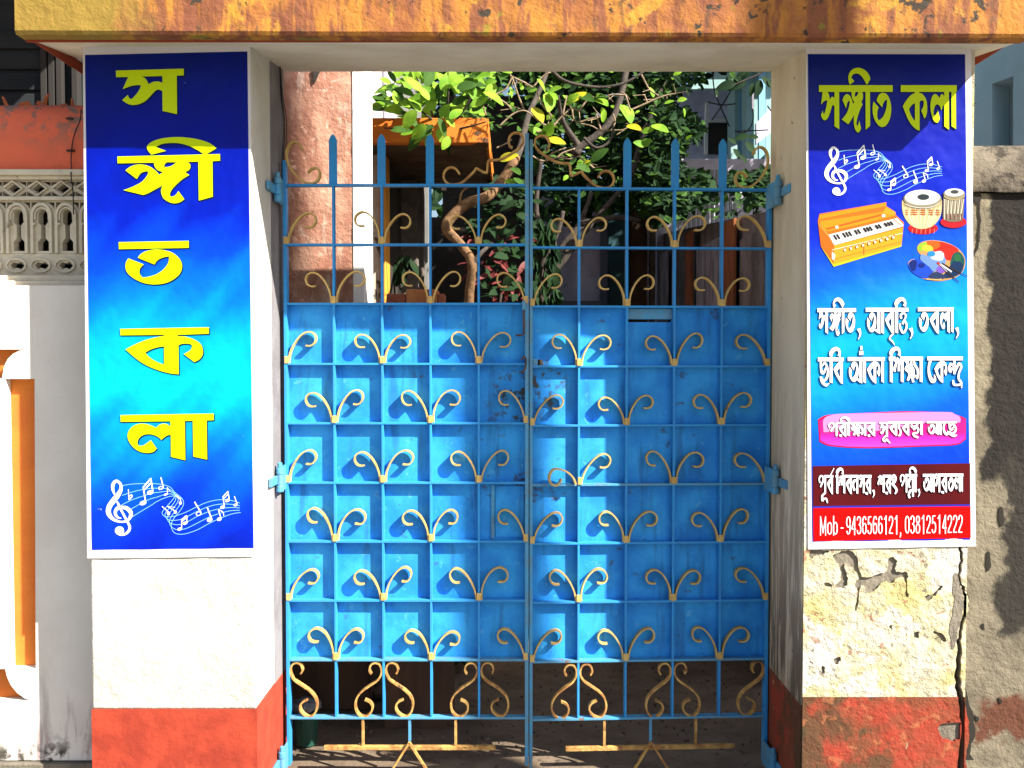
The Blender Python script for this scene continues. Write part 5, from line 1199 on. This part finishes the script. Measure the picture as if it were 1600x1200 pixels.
def leaf_cloud(name, kindmats, pts, sizes, parent=None, seed=1, **props):
    """many leaf-shaped faces joined in one mesh; pts = positions"""
    rr = random.Random(seed); V = []; Fc = []; mi = []
    for p in pts:
        s_ = rr.uniform(*sizes); d = Vector((rr.gauss(0, 1), rr.gauss(0, .7), rr.gauss(-.2, .6))).normalized()
        nn = Vector((rr.gauss(.2, .6), rr.gauss(-.8, .5), rr.gauss(.5, .6))); y_ = nn.cross(d)
        if y_.length < 1e-3: continue
        y_.normalize(); nz_ = d.cross(y_); i = len(V); p = Vector(p)
        for a, b, c in ((0,0,0), (.35,.26,.06), (.75,.20,.03), (1,0,-.1), (.75,-.20,.03), (.35,-.26,.06)): V.append(tuple(p+(d*a+y_*b+nz_*c)*s_))
        Fc += [(i, i+1, i+2, i+3), (i, i+3, i+4, i+5)]; k_ = rr.choices(range(len(kindmats)), [w_ for _, w_ in kindmats])[0]; mi += [k_, k_]
    me = bpy.data.meshes.new(name); me.from_pydata(V, [], Fc)
    for mt, _ in kindmats: me.materials.append(mt)
    me.polygons.foreach_set('material_index', mi)
    o = bpy.data.objects.new(name, me); COL.objects.link(o)
    if parent: o.parent = parent; o.matrix_parent_inverse = parent_world(parent).inverted()
    for k_, v_ in props.items(): o[k_] = v_
    return o
def branch(parent, pts, r, mat, name='branch', n=7):
    pp = cr_open([tuple(p)+(ri,) for p, ri in zip(pts, r)], 5)
    m_ = MB().tube([p[:3] for p in pp], [p[3] for p in pp], n)
    return put(name, m_, mat, parent, smooth=True)

# bright lime bush on the canopy
by = 1.64
bu = thing('lime_bush', 'bush of large lime green rounded leaves growing over the orange canopy', 'bush', tuple(P(680, 190, by)))
for (a, b, c, d) in ((680,200,650,120), (690,200,620,150), (690,205,700,110), (700,205,745,130), (700,205,760,190), (680,205,600,200)):
    branch(bu, [P(a, b, by+.1), P((a+c)/2+5, (b+d)/2, by), P(c, d, by-.05)], [.007, .005, .003], BARKD, 'stem')
rnd.seed(11)
cnt = 0
while cnt < 150:
    px_, py_ = rnd.uniform(590, 778), rnd.uniform(104, 246)
    e_ = ((px_-684)/84)**2+((py_-158)/58)**2
    if e_ > 1: continue
    if py_ > 178 and not (630 < px_ < 715): continue
    yy = by+rnd.uniform(-.2, .22); a = math.atan2(-(py_-185), px_-682)+rnd.gauss(0, .7)
    bright = rnd.random() < .68
    leaf(bu, 'L' if bright else 'M', P(px_, py_, yy), rnd.uniform(.055, .115), face=(rnd.uniform(.1, 1.2), -1, rnd.uniform(.2, 1.2)), dirv=(math.cos(a), rnd.uniform(-.3, .3), math.sin(a)+(.2 if py_ > 165 else -.1))); cnt += 1
for px_, py_ in ((664,203),(642,196)): leaf(bu, 'Y', P(px_, py_, by-.15), .07, dirv=(-1, 0, -.3))

# leafless-looking twiggy tree with a crooked golden branch
ty = 1.75
tr = thing('crooked_tree', 'crooked small tree with bare pale twigs and few large leaves behind the gate centre', 'tree', tuple(P(735, 640, ty)))
tr.location.z = 0
branch(tr, [P(748, 700, ty+.1), P(742, 560, ty+.08), P(733, 470, ty+.05), P(738, 415, ty), P(722, 385, ty), P(698, 358, ty-.05), P(705, 340, ty-.05), P(730, 318, ty-.05), P(760, 308, ty-.05), P(782, 285, ty), P(800, 258, ty), P(806, 246, ty+.03)],
       [.026, .026, .025, .024, .024, .027, .027, .027, .027, .026, .025, .023], BARK, 'trunk', 10)
branch(tr, [P(806, 247, ty+.03), P(815, 225, ty+.1), P(826, 180, ty+.3), P(848, 130, ty+.5), P(870, 70, ty+.6)], [.022, .018, .016, .013, .011], BARKD)
branch(tr, [P(733, 420, ty), P(752, 395, ty), P(770, 380, ty+.1)], [.014, .012, .008], BARKD)
branch(tr, [P(718, 320, ty-.02), P(722, 300, ty), P(740, 288, ty)], [.008, .006, .004], BARK, 'twig')
# dark stem behind
branch(tr, [P(985, 70, 2.2), P(960, 180, 2.1), P(900, 235, 2.1), P(905, 230, 2.1), P(880, 190, 2.1), P(872, 150, 2.0)], [.02, .018, .022, .02, .014, .008], BARKD)
T1 = 1.55
tw = [  # twig polylines in photo pixels
 [(780,197),(800,178),(818,172),(832,180),(845,192)], [(818,172),(810,150),(800,120)], [(845,192),(862,196),(880,180),(893,170),(905,175)], [(880,180),(886,150)], [(893,170),(897,185),(905,192),(925,196),(938,203),(955,204),(975,203),(985,196)],
 [(955,204),(962,190),(958,178)], [(938,203),(934,185),(930,175)], [(905,192),(925,184),(938,182)], [(985,196),(1000,205),(1013,207)], [(985,172),(1010,160),(1025,155),(1042,148),(1056,146)], [(1011,160),(1008,148)], [(978,148),(985,172)], [(978,148),(960,148),(950,150)],
 [(905,175),(915,158),(928,152)], [(860,180),(845,160),(838,140)], [(800,120),(820,128),(833,136)], [(833,136),(846,120),(860,112)], [(800,120),(790,108)], [(760,180),(752,160),(745,140)], [(752,160),(770,150),(790,140),(800,120)],
 [(770,150),(788,160),(800,170)], [(820,235),(840,248),(852,251),(870,246),(890,248),(905,244)], [(870,246),(880,238),(898,232)], [(905,244),(928,262),(922,256)], [(852,251),(862,240),(884,230)], [(838,206),(858,200),(870,190)],
 [(860,108),(880,124),(905,133),(940,136),(970,132),(990,122),(1005,112)], [(1002,116),(1015,140),(1030,150)], [(912,215),(930,230),(945,228),(957,212),(958,195)], [(776,232),(790,226),(800,218)], [(700,118),(720,130),(740,128)]]
rnd.seed(5)
for i, t_ in enumerate(tw):
    yy = T1+((i*37) % 11-5)*.02
    big = i in (26, 28)
    pts = [P(x+rnd.uniform(-1, 1), y+rnd.uniform(-1, 1), yy) for x, y in t_]
    branch(tr, pts, [(.008 if big else .0046)*(1-.35*k_/len(pts)) for k_ in range(len(pts))], BARKD if big else TWIG, 'twig', 6)
for i in range(60):   # short side spurs
    t_ = rnd.choice(tw); k_ = rnd.randrange(len(t_)); x, y = t_[k_]; a = rnd.uniform(0, 6.28); L_ = rnd.uniform(6, 20)
    branch(tr, [P(x, y, T1+.02), P(x+L_*math.cos(a)*.6, y+L_*math.sin(a)*.6, T1), P(x+L_*math.cos(a), y+L_*math.sin(a), T1-.02)], [.0026, .002, .0014], TWIG, 'twig', 5)
# the large leaves one can tell apart: (base px, tip px, kind)
BL = [((852,145),(843,124),'L'),((853,147),(874,135),'L'),((857,145),(860,168),'L'),((853,146),(870,150),'L'),((884,162),(914,143),'Y'),((884,164),(900,146),'L'),((907,148),(926,155),'M'),((926,155),(948,146),'M'),((928,156),(948,158),'L'),
      ((943,190),(942,170),'L'),((972,164),(988,184),'L'),((980,196),(1000,200),'Y'),((1003,206),(1020,202),'L'),((1018,196),(1043,203),'L'),((851,213),(828,200),'L'),((851,213),(862,194),'L'),((856,217),(882,222),'Y'),((852,210),(852,196),'M'),
      ((923,252),(948,232),'M'),((908,262),(922,254),'L'),((922,266),(906,258),'M'),((910,256),(920,250),'Y'),((1008,228),(993,221),'L'),((1006,229),(1016,217),'L'),((833,168),(848,186),'Y'),((780,250),(805,240),'Y'),
      ((705,122),(725,120),'L'),((725,122),(742,118),'M'),((735,118),(762,115),'L'),((757,115),(772,120),'L'),((800,112),(782,106),'L'),((795,108),(785,120),'M'),((735,132),(740,152),'L'),((742,120),(728,134),'L'),((806,288),(790,282),'L'),((803,278),(818,288),'M'),((800,262),(812,270),'M')]
for (a, b), (c, d), kd in BL:
    p0 = P(a, b, T1-.05); p1 = P(c, d, T1-.08+rnd.uniform(-.05, .02)); dv = p1-p0
    leaf(tr, kd, p0, dv.length*1.05, face=(rnd.uniform(0, .6), -1, rnd.uniform(.3, .9)), dirv=dv)
rnd.seed(23)
for i in range(110):
    px_, py_ = rnd.uniform(830, 1075), rnd.uniform(106, 280)
    leaf(tr, 'M' if rnd.random() < .75 else 'L', P(px_, py_, 2.4+rnd.uniform(-.2, .3)), rnd.uniform(.03, .06))
rnd.seed(21)
for i in range(120):    # smaller leaves between bush and tree
    px_, py_ = rnd.gauss(770, 40), rnd.uniform(106, 200)
    if px_ < 715 or px_ > 870: continue
    leaf(tr, 'L' if rnd.random() < .3 else 'M', P(px_, py_, 2.2+rnd.uniform(-.1, .3)), rnd.uniform(.035, .075))

# dense evergreen mass behind
rnd.seed(31)
def inb(px_, py_):
    lim = 352-max(0, (px_-840))*.10+14*math.sin(px_*.05)
    hole = (px_ > 1075+25*math.sin(py_*.07) and py_ < 268) 
    return py_ < lim and not hole
de = thing('evergreen_tree', 'dense dark evergreen tree filling the view above the right gate leaf', 'tree', (1.1, 4.0, 0))
def cloudpts(n, x0, x1, y0, y1, Y0, Y1, dens=1.0, sc_=.045):
    out = []
    while len(out) < n:
        px_, py_, yy = rnd.uniform(x0, x1), rnd.uniform(y0, y1), rnd.uniform(Y0, Y1)
        if not inb(px_, py_): continue
        if mnoise.noise(Vector((px_*sc_*.55, py_*sc_*.55, yy*1.5))) < -.06 and rnd.random() < .96: continue
        out.append(P(px_, py_, yy))
    return out
leaf_cloud('foliage', ((LEAF_D, 6), (LEAF_M, 3), (LEAF_L, .15)), cloudpts(4300, 820, 1110, 60, 350, 3.4, 4.6), (.06, .11), de, 1, kind='stuff')
leaf_cloud('foliage', ((LEAF_D, 8), (LEAF_M, 2)), cloudpts(1900, 1020, 1290, 60, 350, 2.7, 3.3, sc_=.03), (.05, .09), de, 2, kind='stuff')
# unseen crown above and beyond the frame, added to shade the yard
up = [Vector((rnd.uniform(-.2, 1.9), rnd.uniform(3.6, 5.0), rnd.uniform(3.85, 5.2))) for _ in range(3600)]
while len(up) < 6800:  # further leaves added out of view to keep sun off the yard
    v_ = Vector((rnd.uniform(1.4, 3.6), rnd.uniform(2.8, 4.4), rnd.uniform(3.2, 4.9))); a_ = 800+v_.x/(v_.y+3)*1450; b_ = 555-(v_.z-1.52)/(v_.y+3)*1450
    if (a_ > 1240 and a_ < 1490) or b_ < 30: up.append(v_)
leaf_cloud('foliage', ((LEAF_D, 6), (LEAF_M, 3)), up, (.09, .16), de, 3, kind='stuff')
for a in ([(885,700),(850,600),(846,480),(862,430),(885,400),(915,360),(945,325),(985,280)], [(850,480),(870,400),(905,350),(925,300)], [(846,470),(846,420),(872,360),(880,330)], [(872,405),(866,385),(864,360)], [(885,395),(890,380),(915,340)], [(850,440),(858,390),(838,330),(846,250)], [(985,280),(1010,200),(1040,120)], [(905,350),(960,340),(1000,345)]):
    N_ = len(a); branch(de, [P(x, y, 3.0) for x, y in a], [.040*(1-.75*k_/N_) if N_ > 5 else .024*(1-.6*k_/N_) for k_ in range(N_)], BARKD, 'limb', 8)
for i in range(70):
    px_, py_ = rnd.uniform(835, 870), rnd.uniform(340, 465)
    leaf(de, 'D', P(px_, py_, 2.9), rnd.uniform(.06, .11), dirv=(rnd.uniform(-.5, .7), 0, -1))
for i in range(60):
    px_, py_ = rnd.uniform(1055, 1195), rnd.uniform(275, 345)
    leaf(de, 'M' if rnd.random() < .4 else 'D', P(px_, py_, 2.5), rnd.uniform(.05, .085))

# background foliage that closes the gaps far behind
rnd.seed(41)
bgp = [Vector((rnd.uniform(-3, 7), rnd.uniform(9.5, 11), rnd.uniform(1.5, 7.5))) for _ in range(9000)]
leaf_cloud('distant_foliage', ((LEAF_D, 6), (LEAF_M, 2)), bgp, (.16, .34), None, 5, kind='stuff', label='far dark foliage closing the view behind the houses', category='trees')

# reddish shrub in the dark yard
rs = thing('red_shrub', 'shady shrub with dull red bracts behind the left leaf near the meeting edge', 'shrub', tuple(P(780, 800, 2.6)))
rs.location.z = 0
branch(rs, [P(790, 760, 2.7), P(780, 500, 2.7), P(790, 420, 2.7), P(782, 350, 2.7)], [.012, .01, .008, .004], BARKD, 'stem')
for i in range(190):
    px_, py_ = rnd.gauss(785, 28), rnd.uniform(285, 470)
    if not 722 < px_ < 835: continue
    red = rnd.random() < (.42 if py_ > 360 else .05)
    leaf(rs, 'R' if red else 'D', P(px_, py_, 2.6+rnd.uniform(-.15, .25)), rnd.uniform(.06, .12))
# hanging dark plant in the doorway
hp_ = thing('potted_creeper', 'dark withered creeper hanging in the doorway below the canopy', 'plant', tuple(P(628, 420, YD+.3)))
branch(hp_, [P(620, 350, YD+.3), P(622, 380, YD+.3), P(626, 430, YD+.3)], [.003, .003, .003], BARKD, 'stem'); branch(hp_, [P(648, 385, YD+.3), P(632, 390, YD+.3), P(626, 402, YD+.3)], [.002, .003, .003], BARKD, 'stem')
for dx, dy in ((0,-4),(4,2),(-4,6),(2,10),(8,-2),(-6,14),(14,6),(3,20),(-3,22),(0,16)): leaf(hp_, 'K', P(627+dx, 402+dy, YD+.3), .09, dirv=(dx*.05, 0, -1))
put('white_tile', MB().box(XP(690, 2.6), XP(697.5, 2.6), 2.6, 2.62, ZP(296.5, 2.6), ZP(291, 2.6)), BACKWHITE, dh)

# ------------------------------------------------------------------ right side of the yard
yh = 4.9
gh = thing('grey_house', 'shaded lilac grey house front with dark teal door and boarded bays', 'house', (1.2, yh, 0))
def bx(name, p0, p1, y0, y1, zt_, mt, par, th=.0, zb_=-.02): return put(name, MB().box(XP(p0, y0), XP(p1, y0), y0, y1, zb_, zt_, .004), mt, par)
bx('wall', 830, 937, yh, yh+.3, 3.0, LILAC, gh); bx('pilaster', 938, 949, yh-.06, yh+.3, 3.0, paint('dim_blue_pilaster', (.12,.14,.20), rough=.9), gh)
bx('teal_door', 950, 984, yh+.05, yh+.12, 2.75, TEAL, gh); bx('board', 985, 1010, yh+.02, yh+.1, 2.8, BROWN, gh); bx('door_post', 1011, 1014, yh-.02, yh+.1, 2.8, GREYPANEL, gh)
bx('board', 1015, 1024, yh, yh+.1, 2.8, GREYCOL, gh); bx('back_wall', 1025, 1300, yh+.1, yh+.4, 3.2, LILAC, gh); bx('low_step', 830, 940, yh-.35, yh-.01, ZP(470, yh-.35), paint('blue_grey_step', (.10,.12,.15), rough=.9), gh)
# side wall climbing towards the camera on the right
sy = thing('side_wall', 'blackened yard wall running back from the right jamb, rust brown posts and grey sheets against it', 'wall', (1.3, 3, 0))
XS = 1.30
m_ = MB(); zA_, zB2 = 2.20, 2.62
m_.v = [(XS, 1.2, -.02), (XS, 5.6, -.02), (XS, 5.6, zB2), (XS, 1.2, zA_), (XS+.2, 1.2, -.02), (XS+.2, 5.6, -.02), (XS+.2, 5.6, zB2), (XS+.2, 1.2, zA_)]
m_.f = [(0,1,2,3), (4,7,6,5), (3,2,6,7), (0,4,5,1), (0,3,7,4), (1,5,6,2)]
put('wall_body', m_, BLACKWALL, sy)
def sidepan(name, pa, pb, ptop, mt, off=.03, th=.02):
    # panel standing against the side wall between two photo columns
    ya = XS*F_PX/(pa-800)-3; yb2 = XS*F_PX/(pb-800)-3; ya, yb2 = min(ya, yb2), max(ya, yb2)
    X_ = XS-off; zt_ = (555-ptop)*(3+ya)/F_PX+1.52
    put(name, MB().box(X_-th, X_, ya, yb2, -.02, zt_, .003), mt, sy)
sidepan('rust_post', 1142, 1158, 342, RUSTPOST); sidepan('grey_sheet', 1160, 1200, 356, BLACKWALL, .01, .01); sidepan('rust_post', 1085, 1094, 360, RUSTPOST, .05); sidepan('grey_sheet', 1096, 1140, 366, GREYPANEL, .02, .02); sidepan('grey_sheet', 1024, 1050, 392, GREYPANEL, .03, .02)
# ribbed pale sheet above the wall
rb = thing('ribbed_screen', 'pale ribbed metal screen standing above the blackened yard wall', 'screen', (1.3, 4.2, 2.0))
for i in range(14): put('rib', MB().box(1.28+.036*i, 1.304+.036*i, 4.35, 4.37, 2.2, 2.98, .002), paint('pale_rib', (.30,.32,.34), rough=.7), rb)
# pale cyan house, upper right
ch = thing('cyan_house', 'pale cyan house with eaves and window bay seen over the yard at upper right', 'house', (2.2, 6.0, 0))
yv = 6.0
def pq(name, pts, Y, th, mt):
    return put(name, MB().plate([(P(x, y, Y).x, P(x, y, Y).z) for x, y in pts], [], Y, Y+th), mt, ch)
pq('rear_wall', [(1060,475),(1165,475),(1165,136),(1060,136)], yv+.6, .2, LILAC)
pq('eave_board', [(1080,139),(1096,112),(1104,112),(1090,139)], yv-.4, .05, CYAN)
pq('eave_soffit', [(1088,138),(1150,138),(1162,100),(1104,60),(1090,110)], yv-.3, .05, CYAN)
pq('corner_pier', [(1148,475),(1166,475),(1166,140),(1180,60),(1148,60)], yv, .3, CYAN)
pq('window_reveal', [(1154,300),(1166,300),(1164,135),(1154,146)], yv-.01, .008, CYAND)
pq('side_pier', [(1166.5,475),(1188,475),(1188,60),(1166.5,60)], yv-.2, .3, CYAN)
pq('window_strip', [(1186,250),(1196,240),(1196,60),(1186,60)], yv-.3, .05, CYAND)
pq('side_pier', [(1196.5,475),(1290,475),(1290,60),(1196.5,60)], yv-.2, .3, CYAN)
pq('lower_roof', [(1182,225),(1240,180),(1240,130),(1182,192)], yv-.7, .05, LILAC)
pq('roof_slab', [(1040,60),(1300,60),(1300,-80),(1040,-80)], yv-.5, 1.2, CYAN)
pq('white_ledge', [(1105,186),(1148,186),(1148,190),(1105,190)], yv+.5, .05, BACKWHITE)
pq('dark_bay', [(1104,240),(1148,240),(1148,191),(1104,191)], yv+.55, .04, DARKROOM)
pq('white_post', [(1101,240),(1106,240),(1107,160),(1103,160)], yv+.4, .05, BACKWHITE)
pq('dark_bay', [(1140,475),(1215,475),(1215,252),(1150,252)], yv-.75, .04, TEAL)
pq('white_post', [(1144,335),(1152,335),(1152,226),(1142,230)], yv-.8, .05, CYAN)
pq('drain_pipe', [(1175,173),(1178,173),(1178,145),(1175,145)], yv-.45, .02, GREYPANEL)
# overhead wires and overhanging leaves in front of that house
wr = thing('overhead_wires', 'thin black wires crossing in front of the pale cyan house', 'wires', tuple(P(1130, 180, 4)))
for pts in ([(1113,100),(1116,140),(1128,172),(1140,198)], [(1143,140),(1128,165),(1112,188)], [(1152,205),(1180,204),(1200,203)], [(1176,170),(1177,185),(1172,200),(1160,208),(1148,204)], [(1107,160),(1130,164),(1150,162)], [(1199,165),(1206,175)]):
    put('wire', MB().tube(cr_open([tuple(P(a, b, 3.9)) for a, b in pts], 4), .005, 5), CABLE, wr)
ov = thing('overhanging_branch', 'dark leafy branch hanging in front of the cyan house below the lintel', 'branch', tuple(P(1180, 90, 1.6)))
branch(ov, [P(1225, 80, 1.6), P(1195, 110, 1.6), P(1165, 125, 1.6), P(1140, 135, 1.6)], [.006, .005, .004, .002], BARKD, 'stem')
for (a, b), (c, d) in (((1165,112),(1152,118)),((1158,120),(1144,133)),((1165,128),(1140,137)),((1150,130),(1122,136)),((1155,128),(1148,118)),((1176,130),(1174,148)),((1188,125),(1184,148)),((1190,120),(1206,135)),((1200,125),(1212,140)),((1172,108),(1160,122)),((1180,112),(1196,104)),((1185,215),(1170,212)),((1165,222),(1180,238)),((1150,225),(1140,215)),((1170,212),(1150,216)),((1118,140),(1122,150)),((1156,243),(1167,252)),((1146,233),(1158,246))):
    p0 = P(a, b, 1.6); p1 = P(c, d, 1.6); leaf(ov, 'D', p0, (p1-p0).length*1.1, face=(.2, -1, .3), dirv=p1-p0)

# ------------------------------------------------------------------ ground things behind the gate foot
bk = thing('green_bucket', 'small dark green bucket with a crumpled plastic bag on top inside the left hinge corner', 'bucket', (XP(474, .62), .62, 0))
bxx = XP(474, .62)
m_ = MB(); pf = [(.040, -.012), (.052, .115), (.055, .125)]
for a, b in ((0, 1), (1, 2)): m_.tube([(bxx, .62, pf[a][1]), (bxx, .62, pf[b][1])], [pf[a][0], pf[b][0]], 20, True)
put('pail', m_, GREENBIN, bk)
bm = bmesh.new(); bmesh.ops.create_icosphere(bm, subdivisions=4, radius=1)
for v in bm.verts:
    r_ = 1+.22*mnoise.noise(v.co*2.5)+.12*mnoise.noise(v.co*7); v.co = Vector((bxx+v.co.x*.056*r_, .62+v.co.y*.055*r_, .138+v.co.z*.028*r_))
put('plastic_bag', MB().add_bm(bm), BAG, bk, smooth=True)
def lump(cx_, cy_, cz_, rx, ry, rz_, seed, amp=.22):
    bm = bmesh.new(); bmesh.ops.create_icosphere(bm, subdivisions=4, radius=1); so_ = Vector((seed, seed*2, 1))
    for v in bm.verts:
        r_ = 1+amp*mnoise.noise(v.co*1.6+so_)+amp*.4*mnoise.noise(v.co*5+so_); v.co = Vector((cx_+v.co.x*rx*r_, cy_+v.co.y*ry*r_, max(cz_+v.co.z*rz_*r_, -.015)))
    return MB().add_bm(bm)
put('rock', lump(XP(622, 1.15), 1.15, .02, .135, .09, .062, 3), ROCK, label='flat brown rock lying on the earth behind the left leaf', category='rock', smooth=True)
put('rock', lump(XP(585, 1.3), 1.3, .03, .05, .05, .09, 9), ROCK, label='small dark rock standing left of the flat brown rock', category='rock', smooth=True)
lp = thing('ground_shrub', 'low dark leafy shrub on the earth behind the left leaf', 'shrub', (XP(675, 1.45), 1.45, 0))
rnd.seed(51)
lps = []
for i in range(900):
    a = rnd.random()*6.28; r_ = rnd.random()**.5; lps.append(Vector((XP(668, 1.5)+.20*r_*math.cos(a), 1.52+.12*r_*math.sin(a), .02+.2*rnd.random()*(1-r_*.5))))
leaf_cloud('foliage', ((LEAF_D, 4), (LEAF_M, 1.2)), lps, (.018, .04), lp, 7, kind='stuff')
rnd.seed(61)   # litter: fallen leaves and grit
lit = leaf_cloud('fallen_leaves', ((BROWN, 2), (BARKD, 2), (ROCK, 1.4)), [Vector((rnd.uniform(-1, 1.2), rnd.uniform(.45, 1.7), .003+rnd.random()*.006)) for _ in range(900)], (.006, .02), None, 9, kind='stuff', label='scattered dry leaf litter on the earth inside the gate', category='leaf litter')
# cables down the left jamb
jc = thing('jamb_cables', 'thin black cables running down the left jamb behind the upper hinge', 'cables', tuple(P(438, 95, .36)))
for o_, w_ in ((0, .0024), (3, .0018), (-2, .0016)):
    put('cable', MB().tube(cr_open([tuple(P(a+o_*s_, b, .36)) for a, b, s_ in ((437,96,0),(438,115,.3),(440,150,.6),(444,180,1),(445,205,1),(443,240,1),(441,275,.4),(440,292,0))], 4), w_, 6), CABLE, jc)
put('cable_knot', MB().tube([tuple(P(436, 92, .36)), tuple(P(438, 101, .36))], .006, 8), CABLE, jc)

# utility pole on the street, out of frame to the right: its soft shadow crosses the gate
up_ = thing('utility_pole', 'concrete utility pole on the street to the right of the viewer', 'pole', (4.45, -2.44, 0))
put('pole_shaft', MB().tube([(4.45, -2.44, 0), (4.45, -2.44, 10)], [.11, .082], 20), POLE, up_, smooth=True)
put('cross_arm', MB().box(3.9, 5.0, -2.53, -2.35, 9.6, 9.72, .01), BROWN, up_)
